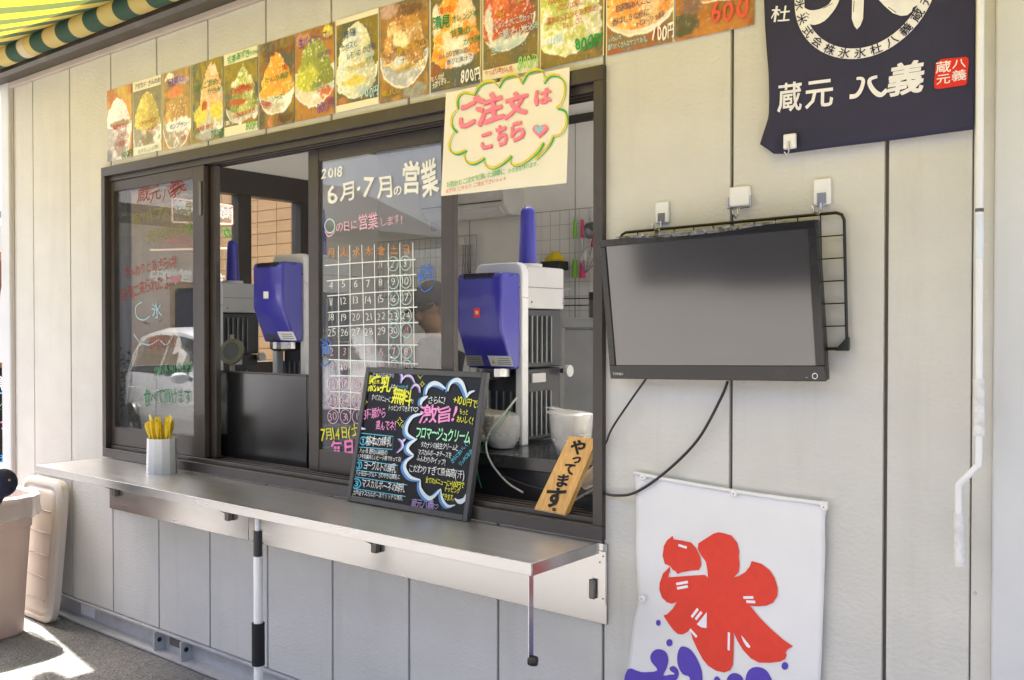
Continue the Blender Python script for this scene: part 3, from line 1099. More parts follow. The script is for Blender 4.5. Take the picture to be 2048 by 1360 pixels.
k.text(Ww, '基本の練乳', (732, 890), (783, 895), 19, 0.006)
k.text(Ww, '八ヶ岳 野辺山高原の', (719, 906), (775, 911), 10, 0.006)
k.text(Ww, '3.7牛乳美味しいビート糖で作ってる!', (714, 917), (803, 924), 9, 0.006)
k.stroke(Cc, [(711, 919), (796, 931), (794, 950), (708, 940)], 1.5, True, 0)
k.text(Cc, '②', (710, 938), (726, 939), 17, 0.03)
k.text(Ww, 'ヨーグルトの練乳', (727, 938), (792, 946), 17, 0.006)
k.text(Ww, '八ヶ岳ヨーグルト さわやかな練乳に', (712, 951), (801, 960), 10, 0.006)
k.stroke(Cc, [(706, 953), (815, 970)], 1.5, False, 0)
k.stroke(Cc, [(702, 976), (812, 993)], 1.5, False, 0)
k.text(Cc, '③', (703, 976), (722, 977), 20, 0.03)
k.text(Ww, 'マスカルポーネの練乳', (724, 975), (810, 986), 17, 0.006)
k.text(Ww, '北海道マスカルポーネでリッチな練乳', (706, 989), (806, 1002), 10, 0.006)
k.text(Ww, 'さらに!', (856, 807), (891, 809), 15, 0.006)
k.text(Yy, '+100円で!', (905, 806), (958, 817), 16, 0.010)
k.text(Pp, '激旨!', (843, 844), (914, 846), 32, 0.028)
k.text(Yy, 'もっと', (919, 829), (937, 831), 12, 0.008)
k.text(Yy, 'おいしく!', (913, 845), (947, 849), 14, 0.012)
k.text(Gg, 'フロマージュクリーム', (831, 876), (941, 888), 24, 0.028)
k.text(Ww, 'タカナシの純生クリームと', (842, 895), (918, 902), 12, 0.004)
k.text(Ww, 'マスカルポーネチーズを', (837, 909), (904, 917), 11, 0.004)
k.text(Ww, 'ふんわりホイップ!', (834, 922), (892, 931), 12, 0.004)
k.text(Cc, 'さらにおいしく', (907, 928), (938, 890), 10, 0.015)
k.text(Cc, 'リッチになる!', (923, 934), (948, 904), 10, 0.015)
k.text(Ww, 'こだわりすぎて原価高(汗)', (818, 944), (930, 958), 16, 0.004)
k.text(Yy, '全てのメニューに+100円で', (852, 966), (929, 977), 12, 0.014)
k.text(Yy, 'トッピング', (890, 983), (921, 988), 11, 0.014)
k.text(Yy, 'できます。', (884, 999), (912, 1004), 13, 0.014)
k.text(Lv, '蔵元八義', (824, 1014), (868, 1019), 17, 0.008)
k.heart(Lv, (873, 1013), 5, False, 1.2)
TH = lambda t: 0.35 + 0.9 * math.sin(math.pi * t)
for c, w, dx, dy in ((Bb, 9, -4, 2), ('#dcebf8', 7, 0, 0)):
    k.stroke(c, [(853 + dx, 790 + dy), (857 + dx, 776 + dy), (868 + dx, 767 + dy), (880 + dx, 769 + dy), (893 + dx, 778 + dy)], w, wprof=TH)
    k.stroke(c, [(897 + dx, 783 + dy), (902 + dx, 768 + dy), (914 + dx, 760 + dy), (925 + dx, 766 + dy), (932 + dx, 782 + dy), (935 + dx, 796 + dy)], w, wprof=TH)
    k.stroke(c, [(935 + dx, 796 + dy), (941 + dx, 786 + dy), (951 + dx, 782 + dy)], w * .6, wprof=TH)
    k.stroke(c, [(843 + dx, 811 + dy), (846 + dx, 800 + dy), (857 + dx, 793 + dy)], w, wprof=TH)
    k.stroke(c, [(846 + dx, 828 + dy), (828 + dx, 833 + dy), (816 + dx, 850 + dy), (816 + dx, 868 + dy), (833 + dx, 879 + dy)], w, wprof=TH)
    k.stroke(c, [(836 + dx, 878 + dy), (821 + dx, 888 + dy), (817 + dx, 900 + dy), (829 + dx, 911 + dy)], w, wprof=TH)
    k.stroke(c, [(829 + dx, 912 + dy), (815 + dx, 922 + dy), (811 + dx, 936 + dy), (822 + dx, 954 + dy), (842 + dx, 960 + dy)], w, wprof=TH)
    k.stroke(c, [(842 + dx, 960 + dy), (843 + dx, 978 + dy), (856 + dx, 995 + dy), (868 + dx, 994 + dy), (883 + dx, 978 + dy)], w, wprof=TH)
    k.stroke(c, [(883 + dx, 978 + dy), (886 + dx, 998 + dy), (897 + dx, 1012 + dy), (912 + dx, 1010 + dy)], w * .7, wprof=TH)
k.poly('#dcebf8', [(910, 996), (918, 999), (928, 996), (933, 988), (934, 998), (927, 1007), (917, 1007)], 3)
for c, w, dx in (('#8a74c0', 5, -2), ('#dcd6f4', 3.5, 0)):
    k.stroke(c, [(800 + dx, 744), (806 + dx, 752), (804 + dx, 767)], w, wprof=TH)
    k.stroke(c, [(805 + dx, 762), (814 + dx, 752), (825 + dx, 754), (832 + dx, 767)], w, wprof=TH)
    k.stroke(c, [(824 + dx, 779), (832 + dx, 770), (840 + dx, 774), (842 + dx, 786)], w, wprof=TH)
    k.stroke(c, [(799 + dx, 878), (806 + dx, 884), (807 + dx, 895), (796 + dx, 906)], w, wprof=TH)
    k.stroke(c, [(813 + dx, 878), (807 + dx, 884)], w, wprof=TH)
    k.stroke(c, [(721 + dx, 846), (724 + dx, 856), (733 + dx, 858)], w, wprof=TH)
k.build(board)

# ---------------------------------------------------------------- wooden "open" plank
q0, q1 = P(1068, 1018, -0.004), P(1129, 1030, -0.010)
t0, t1 = P(1138, 872, 0.065), P(1194, 877, 0.060)
uu = ((q1 - q0) + (t1 - t0)).normalized()
vv = ((t0 - q0) + (t1 - q1)).normalized()
pw_, ph_ = ((q1 - q0).length + (t1 - t0).length) / 2, ((t0 - q0).length + (t1 - q1).length) / 2
nn_ = uu.cross(vv).normalized()
plank = thing('wooden_sign', 'tilted wooden plank sign with black brush writing at the right window jamb', 'sign', (q0 + q1) / 2)
M_WOODP = mat('pine', (0.72, 0.40, 0.10), rough=0.45, var=0.22, scale=5, stretch=(18, 18, 1.5), bump=0.05, bscale=20)
pm = MB().prism([q0, q1, t1, t0], nn_ * -0.022)
pm.build('plank', M_WOODP, plank, bevel=0.002)
MB().prism([q0 + nn_ * -.001 + vv * -.0012, q1 + nn_ * -.001 + vv * -.0012, q1 + nn_ * -.021 + vv * -.0012, q0 + nn_ * -.021 + vv * -.0012], vv * 0.001).build('cut_end', mat('cut_end', (0.75, 0.66, 0.5), rough=0.7), plank)
PP = Plane(q0, uu, nn_.cross(uu))
k = Ink(PP, off=0.0015, step=1e-5, seed=2, jit=0.8)
BK = '#15110c'
for ch, (a, b), (c, d), h in (('や', (1136, 906), (1179, 908), 26), ('っ', (1133, 927), (1174, 929), 21), ('て', (1122, 949), (1156, 951), 24), ('ま', (1104, 975), (1144, 977), 26), ('す', (1084, 1014), (1134, 1018), 37), ('。', (1104, 1022), (1126, 1024), 16)):
    k.text(BK, ch, (a, b), (c, d), h, 0.062)
k.build(plank)

# ================================================================ posters
_lat = {}


def vn(U, V, fu, fv, seed):
    r = np.random.RandomState(seed)
    G = r.rand(int(fv) + 3, int(fu) + 3)
    x, y = U * fu, V * fv
    i, j = np.clip(np.floor(x).astype(int), 0, G.shape[1] - 2), np.clip(np.floor(y).astype(int), 0, G.shape[0] - 2)
    fx, fy = x - i, y - j
    fx, fy = fx * fx * (3 - 2 * fx), fy * fy * (3 - 2 * fy)
    return (G[j, i] * (1 - fx) + G[j, i + 1] * fx) * (1 - fy) + (G[j + 1, i] * (1 - fx) + G[j + 1, i + 1] * fx) * fy


def fbm(U, V, f, seed, asp=1.4):
    return sum(vn(U, V, f * 2 ** k, f * asp * 2 ** k, seed + k) * 0.5 ** (k + 1) for k in range(4)) / 0.94


def C(h):
    return np.array(lin(h))


def mixc(a, b, t):
    return a * (1 - t[..., None]) + b * t[..., None]


def sstep(x, a, b):
    t = np.clip((x - a) / (b - a), 0, 1)
    return t * t * (3 - 2 * t)


def paint(sp, seed, nu=90, nv=132):
    U, V = np.meshgrid(np.linspace(0, 1, nu), np.linspace(0, 1, nv))
    U0, V0 = U, V
    wu, wv = fbm(U, V, 5, seed * 31 + 7) - .5, fbm(U, V, 5, seed * 31 + 19) - .5
    wu2, wv2 = fbm(U, V, 14, seed * 31 + 27) - .5, fbm(U, V, 14, seed * 31 + 39) - .5
    n1, n2, n3, n4 = (fbm(U, V, f, seed * 17 + q) for f, q in ((3, 1), (6, 2), (12, 3), (22, 4)))
    U = U + wu * .06 + wu2 * .025
    V = V + wv * .05 + wv2 * .03
    col = mixc(C(sp['bg'][0]), C(sp['bg'][1]), sstep(n1, 0.36, 0.62))
    if len(sp['bg']) > 2:
        col = mixc(col, C(sp['bg'][2]), sstep(n2, 0.48, 0.74))
    cx, vb, vt, rx, pw = sp['m']
    # glass bowl
    if sp.get('bowl'):
        bc, bt, br, bd = sp['bowl']
        e = ((U - cx) / br) ** 2 + ((V - bt) / bd) ** 2
        inb = sstep(1.05 - e, 0, 0.06) * (V < bt)
        bowlc = mixc(C(bc), C('#f4f6f6'), sstep(n3 + .5 * (U - cx), 0.35, 0.85))
        col = mixc(col, bowlc, inb * 0.92)
        col = mixc(col, C('#f3efe6'), np.exp(-((e - 1.0) / 0.05) ** 2) * (V < bt + .02))
    t = np.clip((V - vb) / (vt - vb), 0, 1)
    hw = rx * np.power(np.clip(1 - t ** pw, 0, 1), 0.62) * np.power(np.clip(t / 0.14, 0, 1), 0.5)
    d = hw + (n3 - 0.5) * 0.13 + (n4 - .5) * .05 - np.abs(U - cx)
    m = sstep(d, 0.0, 0.025) * (V > vb) * (V < vt + 0.04)
    pal = [C(h) for h in sp['pal']]
    mc = mixc(pal[0], pal[1], sstep(n2, 0.30, 0.66))
    mc = mixc(mc, pal[2], sstep(n3, 0.42, 0.74))
    if len(pal) > 3:
        mc = mixc(mc, pal[3], sstep(n1 + 0.25 * (V - 0.5), 0.50, 0.60) * 0.85)
    n5 = fbm(U0, V0, 34, seed * 13 + 77)
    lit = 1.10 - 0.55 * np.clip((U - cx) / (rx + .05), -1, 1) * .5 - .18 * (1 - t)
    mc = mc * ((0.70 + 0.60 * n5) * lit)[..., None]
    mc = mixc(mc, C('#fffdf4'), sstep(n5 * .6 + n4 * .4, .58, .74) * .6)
    col = mixc(col, mc, m)
    for (u, v, ru, rv, h) in sp.get('blob', []):
        e = ((U - u) / ru) ** 2 + ((V - v) / rv) ** 2 + (n3 - .5) * 1.6
        col = mixc(col, C(h) * (0.8 + .4 * n4)[..., None], sstep(1 - e, -.1, 0.6))
    col = col * (0.86 + 0.28 * n4)[..., None]
    sp1, sp2 = fbm(U0, V0, 30, seed + 400), fbm(U0, V0, 16, seed + 500, 2.4)
    col = mixc(col, C('#f6f3ea'), sstep(sp1, .64, .8) * .12)
    col = mixc(col, col * .45, sstep(sp2, .55, .8) * .2)
    fd = .16 if seed < 6 else .05
    col = np.clip((col * 1.16) * (1 - fd) + fd * np.array([.80, .77, .68]), 0, 1)
    U, V = U0, V0
    for (v0, v1, h) in sp.get('strip', []):
        k_ = ((V >= v0) & (V <= v1)).astype(float)
        col = mixc(col, C(h), k_)
    if sp.get('edge'):
        k_ = ((U < 0.02) | (U > 0.985)).astype(float)
        col = mixc(col, C('#e6d8a8'), k_)
    return np.clip(col, 0, 1), nu, nv


def poster_mat():
    m = bpy.data.materials.new('poster_print')
    m.use_nodes = True
    N, L = m.node_tree.nodes, m.node_tree.links
    b = N['Principled BSDF']
    a = N.new('ShaderNodeAttribute')
    a.attribute_name = 'print'
    nz = N.new('ShaderNodeTexNoise')
    nz.inputs['Scale'].default_value = 140
    mx = N.new('ShaderNodeMix')
    mx.data_type = 'RGBA'
    mx.blend_type = 'OVERLAY'
    mx.inputs['Factor'].default_value = 0.35
    L.new(a.outputs['Color'], mx.inputs['A'])
    L.new(nz.outputs['Fac'], mx.inputs['B'])
    L.new(mx.outputs['Result'], b.inputs['Base Color'])
    b.inputs['Roughness'].default_value = 0.32
    b.inputs['Specular IOR Level'].default_value = 0.35
    return m


M_PRINT = poster_mat()
BR1, BR2, DK = '#8a6a22', '#a8801c', '#4a4d45'
PST = [
    (215.2, 265.5, 'of white shaved ice with brown syrup, first in the row',
     dict(bg=('#d98a2c', '#b4561e', '#c8b040'), m=(0.45, 0.42, 0.86, 0.5, 2.2), pal=('#f4f6fb', '#e9ebf2', '#d8dbe8'), bowl=('#a9a5b0', 0.5, 0.52, 0.62),
          blob=((0.5, 0.50, 0.5, 0.05, '#94785e'), (0.55, 0.18, 0.28, 0.14, '#8f7468'), (0.05, 0.08, 0.14, 0.12, '#55565c')))),
    (266.5, 325, 'of olive green shaved ice under a white title strip with blue writing',
     dict(bg=('#6a6a58', '#8d7a3c', '#4b5050'), m=(0.5, 0.30, 0.82, 0.46, 2.5), pal=('#c9b53a', '#a89838', '#d8c860', '#b8a030'), bowl=('#8f8a78', 0.36, 0.5, 0.5),
          blob=((0.5, 0.20, 0.25, 0.10, '#7a6a4a'),), strip=((0.87, 1, '#f1e9cf'), (0, 0.11, '#e9e9da')), edge=1)),
    (326, 384.5, 'of orange and brown shaved ice with purple title writing',
     dict(bg=('#a07a22', '#6e5a26', '#c48a2a'), m=(0.5, 0.3, 0.75, 0.44, 2.0), pal=('#c99a3a', '#dda23e', '#b98a3c', '#a4742c'), bowl=('#9a8a76', 0.34, 0.5, 0.36),
          blob=((0.45, 0.72, 0.33, 0.07, '#d66a22'), (0.5, 0.30, 0.46, 0.10, '#f0f1f5'), (0.6, 0.86, 0.35, 0.07, '#b89ab4'), (0.25, 0.93, 0.2, 0.06, '#e8e6d8')), edge=1)),
    (386, 447.6, 'of a peach pink shaved ice peak above yellow fruit',
     dict(bg=('#8f7c24', '#56604c', '#a28a2a'), m=(0.62, 0.34, 0.97, 0.42, 1.6), pal=('#f4c9a6', '#f0a888', '#f6dcc0', '#f2b27a'), bowl=('#b9b7a0', 0.40, 0.52, 0.36),
          blob=((0.25, 0.33, 0.26, 0.14, '#e6d45a'), (0.8, 0.36, 0.22, 0.14, '#e2cf52'), (0.4, 0.44, 0.12, 0.07, '#b4561e'), (0.5, 0.08, 0.5, 0.05, '#a9aab0')))),
    (449, 517, 'of green tea shaved ice with white title and price strips',
     dict(bg=('#8a7a2a', '#4c5550', '#98842c'), m=(0.58, 0.22, 0.80, 0.46, 1.4), pal=('#c6c878', '#8d9a3c', '#e6e6b4', '#707a38'), bowl=('#bfb898', 0.30, 0.5, 0.18),
          blob=((0.55, 0.52, 0.38, 0.05, '#b85a34'), (0.4, 0.38, 0.3, 0.05, '#b4552f'), (0.3, 0.62, 0.1, 0.05, '#f1ecd2'), (0.8, 0.12, 0.3, 0.05, '#96702a')), strip=((0.87, 1, '#f3ecd0'), (0, 0.11, '#f3ecd0')))),
    (519, 590, 'of a pointed orange mango shaved ice on a dark ground',
     dict(bg=('#8f7326', '#454a48', '#8a5a2a'), m=(0.5, 0.34, 0.86, 0.52, 1.35), pal=('#f6b93a', '#f2a52c', '#f9cf62', '#e99a2a'), bowl=('#c9bfa4', 0.44, 0.5, 0.30),
          blob=((0.3, 0.06, 0.08, 0.14, '#c87a5c'), (0.35, 0.30, 0.14, 0.09, '#d9d9cc')))),
    (591, 670, 'of bright green pineapple shaved ice in a white bowl with purple price',
     dict(bg=('#a4702c', '#b47a34', '#8f5e2c'), m=(0.5, 0.30, 0.90, 0.5, 2.2), pal=('#b9bb2e', '#8d9a2a', '#d8d264', '#7f8c3a'), bowl=('#ded6bc', 0.55, 0.60, 0.42),
          blob=((0.2, 0.9, 0.2, 0.08, '#bf8a78'), (0.78, 0.27, 0.22, 0.08, '#cf6a34'), (0.85, 0.92, 0.14, 0.07, '#ddd450')))),
    (672, 759.5, 'of white citrus shaved ice with plain white strips above and below',
     dict(bg=('#7d6a1e', '#4a5048', '#8a7422'), m=(0.48, 0.12, 0.92, 0.46, 3.2), pal=('#d3d9cf', '#c2ccc8', '#e6e3c4', '#ddd9b0'), bowl=('#d6d3c6', 0.42, 0.48, 0.30),
          blob=((0.45, 0.30, 0.3, 0.06, '#dcc85a'), (0.15, 0.1, 0.16, 0.05, '#b46a48')), strip=((0.945, 1, '#f3ead0'), (0, 0.075, '#f3ead0')), edge=1)),
    (761, 858, 'of caramel brown shaved ice with cream and dark sauce',
     dict(bg=('#9a6a28', '#6a5a44', '#b4822e'), m=(0.5, 0.30, 0.98, 0.48, 2.2), pal=('#c58a3a', '#e6cf9a', '#a4682c', '#8a5a30'), bowl=('#a8aeb6', 0.46, 0.5, 0.34),
          blob=((0.45, 0.62, 0.22, 0.10, '#eedcae'), (0.2, 0.93, 0.25, 0.08, '#c09a8c'), (0.6, 0.90, 0.28, 0.07, '#6a4428'), (0.7, 0.06, 0.3, 0.07, '#8e9088'), (0.4, 0.40, 0.15, 0.05, '#d9dde0')))),
    (860, 963.5, 'of vivid orange citrus shaved ice with green writing and white price',
     dict(bg=('#6e5c1e', '#4a5050', '#7a6420'), m=(0.5, 0.20, 0.99, 0.46, 3.0), pal=('#f49a1c', '#f6b347', '#ef8612', '#f3d8b0'),
          blob=((0.55, 0.42, 0.28, 0.09, '#efe6d2'), (0.6, 0.26, 0.32, 0.07, '#e6e2dc'), (0.16, 0.72, 0.12, 0.18, '#efe4cf'), (0.1, 0.2, 0.16, 0.09, '#8a4a2c')), edge=1)),
    (965, 1079, 'of strawberry red shaved ice with pale blue writing and white bottom strip',
     dict(bg=('#7a642c', '#5e5a40', '#8d6a2a'), m=(0.45, 0.30, 0.99, 0.47, 3.0), pal=('#c4502e', '#d9702e', '#a83c34', '#b8443a'), bowl=('#a8aa9c', 0.52, 0.47, 0.28),
          blob=((0.5, 0.32, 0.36, 0.07, '#cfd4cc'), (0.12, 0.55, 0.08, 0.18, '#dcd8cc')), strip=((0, 0.105, '#f3ead0'),), edge=1)),
    (1080, 1210, 'of pale green melon shaved ice with red writing and green price',
     dict(bg=('#7d6a2a', '#4a4e4a', '#8a6e2e'), m=(0.42, 0.08, 1.05, 0.55, 3.6), pal=('#c3c64a', '#e9e8c8', '#f2efe2', '#aab43a'), edge=1)),
    (1212, 1349.5, 'of glowing orange shaved ice in a round bowl with white price',
     dict(bg=('#8a6a40', '#77695a', '#a4542c'), m=(0.5, 0.17, 1.05, 0.5, 4.0), pal=('#f29a3c', '#f6b96c', '#e8802a', '#f7d3a2'), bowl=('#eccfa4', 0.42, 0.54, 0.30), edge=1)),
    (1351.5, 1509.5, 'of amber brown drink with big coral price, last in the row',
     dict(bg=('#b4722a', '#a0601f', '#8a5a2c'), m=(0.65, 0.34, 1.0, 0.42, 3.0), pal=('#b8792a', '#c98a3c', '#a8661e', '#d9a45c'), bowl=('#c08a3c', 0.46, 0.5, 0.22),
          blob=((0.14, 0.12, 0.2, 0.12, '#4e4a34'), (0.2, 0.26, 0.16, 0.1, '#7a5a50')))),
]
ZB, ZT = 2.3725, 2.7255
WALL = Plane((0, -0.004, 0))
posters = []
for i, (xa, xb, lab, sp) in enumerate(PST):
    ya = 2.55
    Xa, Xb = P(xa, 653 - (ZB + .17 - 1.55) / 1.0 * 250, 0).x, 0
    # x of the two long edges measured at the bottom line of the row
    fy = lambda x: 329 + (x - 219) * (48 - 329) / (1509.5 - 219)
    Xa, Xb = P(xa + 1.2, fy(xa), 0).x, P(xb, fy(xb), 0).x
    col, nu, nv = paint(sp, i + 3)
    t = thing('menu_poster', 'menu poster ' + lab, 'poster', ((Xa + Xb) / 2, 0, ZB), 'shaved ice menu posters above the window')
    dz = RND.uniform(-0.002, 0.002)
    lift = RND.uniform(0.001, 0.006)
    vs, fs = [], []
    for b in range(nv):
        for a in range(nu):
            u, v = a / (nu - 1), b / (nv - 1)
            vs.append(Vector((Xa + (Xb - Xa) * u, -0.0035 - lift * (abs(v - 0.55) * 1.2) ** 2 * (0.4 + 0.6 * u), ZB + dz + (ZT - ZB) * v)))
    for b in range(nv - 1):
        for a in range(nu - 1):
            q = b * nu + a
            fs.append((q, q + 1, q + nu + 1, q + nu))
    mb = MB()
    mb.v, mb.f = vs, fs
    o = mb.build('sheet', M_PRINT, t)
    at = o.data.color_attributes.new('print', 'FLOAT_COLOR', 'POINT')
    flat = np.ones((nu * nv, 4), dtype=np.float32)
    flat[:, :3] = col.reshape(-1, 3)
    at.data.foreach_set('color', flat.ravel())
    posters.append(t)
WP = Plane((0, -0.0085, 0))


def pink(i, items, seed=0):
    k = Ink(WP, off=0.001, step=1e-5, seed=seed + i, jit=1.2)
    for it in items:
        k.text(*it[:5], bold=it[5] if len(it) > 5 else 0.012)
    k.build(posters[i])


GNP, RDP, BLP, PUP, LBP, WHP, YLP = '#2f8f52', '#c94a3c', '#4a6488', '#8a58a8', '#b8dde2', '#f4f2ea', '#d8b830'
pink(0, [(GNP, '600円', (243, 317), (265, 312), 13, .02), (RDP, '黒糖きなこ', (220, 262), (262, 252), 9), (RDP, 'とろり', (228, 278), (260, 270), 9), (RDP, '人気です', (226, 296), (262, 286), 9)])
pink(1, [(BLP, 'アボカド', (269, 180), (293, 173), 11), (BLP, 'さんのお', (296, 172), (322, 164), 10), (RDP, 'クリーミー', (276, 256), (320, 238), 10, .02), (RDP, 'はちみつ', (290, 268), (318, 256), 9), ('#8fa8a0', 'めずらしいお味', (270, 310), (322, 296), 8)])
pink(2, [(PUP, '和栗の', (332, 176), (374, 160), 15), (BLP, 'モンブラン', (334, 262), (380, 250), 10), (RDP, '限定', (358, 282), (376, 277), 8)])
pink(3, [(GNP, 'りんごあめ', (388, 186), (436, 168), 14), (GNP, 'かき氷', (412, 192), (446, 182), 12), (RDP, 'サクサク', (390, 268), (434, 254), 11, .02), (GNP, '700円', (422, 276), (447, 270), 15, .02)])
pink(4, [('#2fae4c', '抹茶あずき', (455, 128), (500, 113), 15, .02), ('#2fae4c', 'かき氷', (500, 112), (516, 107), 9), (RDP, '人気No.1', (470, 184), (508, 172), 11), (RDP, '北海道あずき', (466, 240), (512, 224), 10), (WHP, '濃い抹茶', (452, 252), (478, 243), 9, .02), ('#2fae4c', '800円', (492, 262), (516, 255), 16, .01)])
pink(5, [('#b45c44', 'マンゴー', (526, 124), (562, 104), 14), ('#b45c44', 'の氷', (566, 108), (588, 98), 13), (RDP, '生', (560, 142), (580, 138), 11, .02), (GNP, 'たっぷり果肉', (530, 168), (576, 154), 11), (GNP, 'ソース', (544, 204), (566, 198), 11), (RDP, '完熟', (520, 214), (542, 220), 13), ('#8a5a34', '800円', (556, 246), (586, 238), 15)])
pink(6, [(PUP, '生パイナップル', (598, 98), (664, 78), 20), (PUP, 'のかき氷', (636, 116), (664, 106), 9), (LBP, 'さっぱり爽やか', (628, 184), (668, 172), 9, .02), (RDP, '果肉', (650, 206), (668, 200), 10), (PUP, '800円', (634, 228), (668, 218), 22, .015)])
pink(7, [(BLP, '有機', (686, 80), (712, 72), 18), (BLP, 'カボスと', (682, 106), (716, 94), 16), (BLP, 'レモンの', (694, 122), (722, 112), 14), (BLP, 'かき氷', (726, 108), (752, 100), 16), (GNP, '皮まで', (732, 124), (750, 119), 9, .02), (YLP, 'すっきり爽やか', (694, 144), (740, 132), 11, .02), (LBP, '700円', (722, 198), (758, 190), 20, .04)])
pink(8, [(YLP, '塩キャラメル', (796, 110), (852, 92), 12, .01), ('#7a4a1c', 'ナッツ', (800, 128), (836, 116), 11), (YLP, 'ほろ苦い大人味', (792, 150), (852, 132), 13), (YLP, '香ばしい', (766, 194), (802, 186), 12)])
pink(9, [(GNP, '清見', (868, 62), (900, 54), 26, .03), (GNP, 'オレンジと', (904, 48), (956, 32), 15, .015), (GNP, '甘夏の', (902, 78), (942, 66), 17, .02), (GNP, 'かき氷', (928, 92), (960, 82), 14, .012), ('#d8622c', '果肉', (876, 30), (902, 24), 14), (BLP, 'ほんのり甘酸っぱい', (878, 120), (940, 104), 12), (BLP, '香りと果汁で', (894, 132), (946, 118), 11), (WHP, 'むくのが', (864, 166), (890, 156), 11, .02), (WHP, '大変すぎる…', (866, 178), (902, 164), 12, .02), (WHP, '800円', (922, 168), (962, 158), 26, .045)])
pink(10, [(LBP, 'フレッシュさにこだわって', (982, 62), (1068, 38), 14, .015), (LBP, '毎朝ジュレ仕込み', (998, 80), (1078, 56), 15, .02), (LBP, '生苺いっぱい!!', (984, 112), (1052, 88), 15, .012), (YLP, '生!', (996, 38), (1010, 34), 14, .02), ('#8fbe5c', 'ガンコ', (1030, 8), (1066, -2), 14, .01), ('#9ad87a', '800円', (1036, 140), (1076, 132), 26, .03), (RDP, 'やっぱり苺が人気。', (970, 152), (1032, 142), 11, .01)])
pink(11, [(RDP, 'みんな大好き', (1096, 12), (1150, -3), 13, .01), (RDP, 'メロンは常に', (1112, 26), (1168, 10), 14, .006), (RDP, '濃あまメロンそのままの', (1094, 52), (1196, 22), 14, .008), (RDP, 'おいしさ♡', (1126, 58), (1168, 46), 13, .006), ('#2fa04c', '800円', (1148, 103), (1204, 94), 26, .05), (LBP, '山梨', (1096, 92), (1128, 84), 18, .01)])
pink(12, [('#5a5a78', '自家製あんこと', (1232, 25), (1302, 6), 14, .012), ('#5a5a78', '香ばしきな粉に', (1226, 53), (1300, 30), 14, .008), ('#5a5a78', 'トロ〜りお餅', (1272, 56), (1330, 34), 12, .006), (WHP, '700円', (1302, 84), (1350, 74), 30, .04), (LBP, 'いろいろ', (1218, 86), (1244, 78), 9, .02), (LBP, '盛りだくさんなヤツである。', (1216, 101), (1300, 82), 11, .015)])
pink(13, [('#e0604c', '600', (1418, 50), (1500, 34), 42, .025), ('#e0604c', '円', (1484, 49), (1506, 44), 10, .02)])

# ================================================================ order sign
os_p = [P(892, 186, -.026), P(1139, 134, -.026), P(1133, 366, -.03), P(882, 392, -.03)]
sg = thing('order_sign', 'cream paper sign with pink lettering in a yellow and green cloud', 'sign', (os_p[3] + os_p[2]) / 2)
MB().prism([os_p[0], os_p[1], os_p[2], os_p[3]], (0, 0.0022, 0)).build('sheet', mat('cream_paper', (0.84, 0.80, 0.69), rough=0.55, var=0.04, scale=4), sg)
ou = (os_p[1] - os_p[0]).normalized()
SPn = Plane(os_p[3] + Vector((0, -.0022, 0)), (1, 0, 0), (os_p[0] - os_p[3]).normalized())
k = Ink(SPn, off=0.001, step=1e-5, seed=21, jit=0.8)
YC, GC, PKc, RE = '#e8cf1e', '#3fae5a', '#f58aa8', '#e0655c'
cl = [[(908, 220), (907, 200), (918, 190), (936, 194), (941, 196)], [(940, 195), (948, 180), (962, 172), (978, 172), (987, 182)], [(988, 184), (998, 168), (1012, 162), (1026, 164), (1034, 178)],
      [(1034, 180), (1044, 162), (1060, 156), (1074, 158), (1081, 174)], [(1078, 182), (1088, 170), (1104, 170), (1118, 182), (1122, 204), (1116, 226), (1106, 234)], [(1107, 234), (1122, 240), (1128, 256), (1126, 274), (1116, 288), (1102, 290)],
      [(1102, 289), (1094, 308), (1070, 334), (1084, 302)], [(1082, 300), (1072, 318), (1050, 336), (1032, 343), (1020, 338), (1018, 322)], [(1020, 322), (1004, 336), (984, 345), (970, 338), (964, 322)],
      [(966, 322), (948, 332), (934, 330), (926, 318), (926, 306)], [(929, 304), (912, 310), (898, 304), (895, 286), (904, 266)], [(908, 266), (898, 254), (898, 236), (908, 222)]]
for s_ in cl:
    k.stroke(YC, [(x - 1, y - 1) for x, y in s_], 3.4, wprof=lambda t: 0.6 + 0.5 * math.sin(math.pi * t))
    k.stroke(GC, [(x + 2.2, y + 2.2) for x, y in s_], 4.6, wprof=lambda t: 0.15 + 0.95 * (1 - t) * (0.4 + 0.6 * math.sin(math.pi * min(1, t * 1.6 + .2))))
for c, dx, dy, b in ((RE, 1.4, 1.6, .05), (PKc, 0, 0, .05)):
    k.r.seed(5)
    k.text(c, 'ご', (911 + dx, 264 + dy), (950 + dx, 257 + dy), 52, b)
    k.text(c, '注', (950 + dx, 256 + dy), (1000 + dx, 248 + dy), 56, b)
    k.text(c, '文', (1002 + dx, 246 + dy), (1048 + dx, 240 + dy), 46, b)
    k.text(c, 'は', (1054 + dx, 228 + dy), (1102 + dx, 224 + dy), 30, b)
    k.text(c, 'こ', (956 + dx, 308 + dy), (984 + dx, 304 + dy), 38, b)
    k.text(c, 'ち', (986 + dx, 304 + dy), (1014 + dx, 300 + dy), 44, b)
    k.text(c, 'ら', (1016 + dx, 296 + dy), (1048 + dx, 292 + dy), 38, b)
    k.heart(c, (1075 + dx, 276 + dy), 15)
k.heart('#8fd0e0', (1074, 274), 9)
k.text(GC, 'お会計とご注文を頂いた順番に', (893, 377), (1010, 358), 11, .004)
k.text(GC, 'かき氷を作ります。', (1016, 358), (1080, 346), 10, .004)
k.text(RE, 'まずは こちらで ご注文下さい↓↓↓', (892, 388), (1014, 370), 8, .008)
k.build(sg)

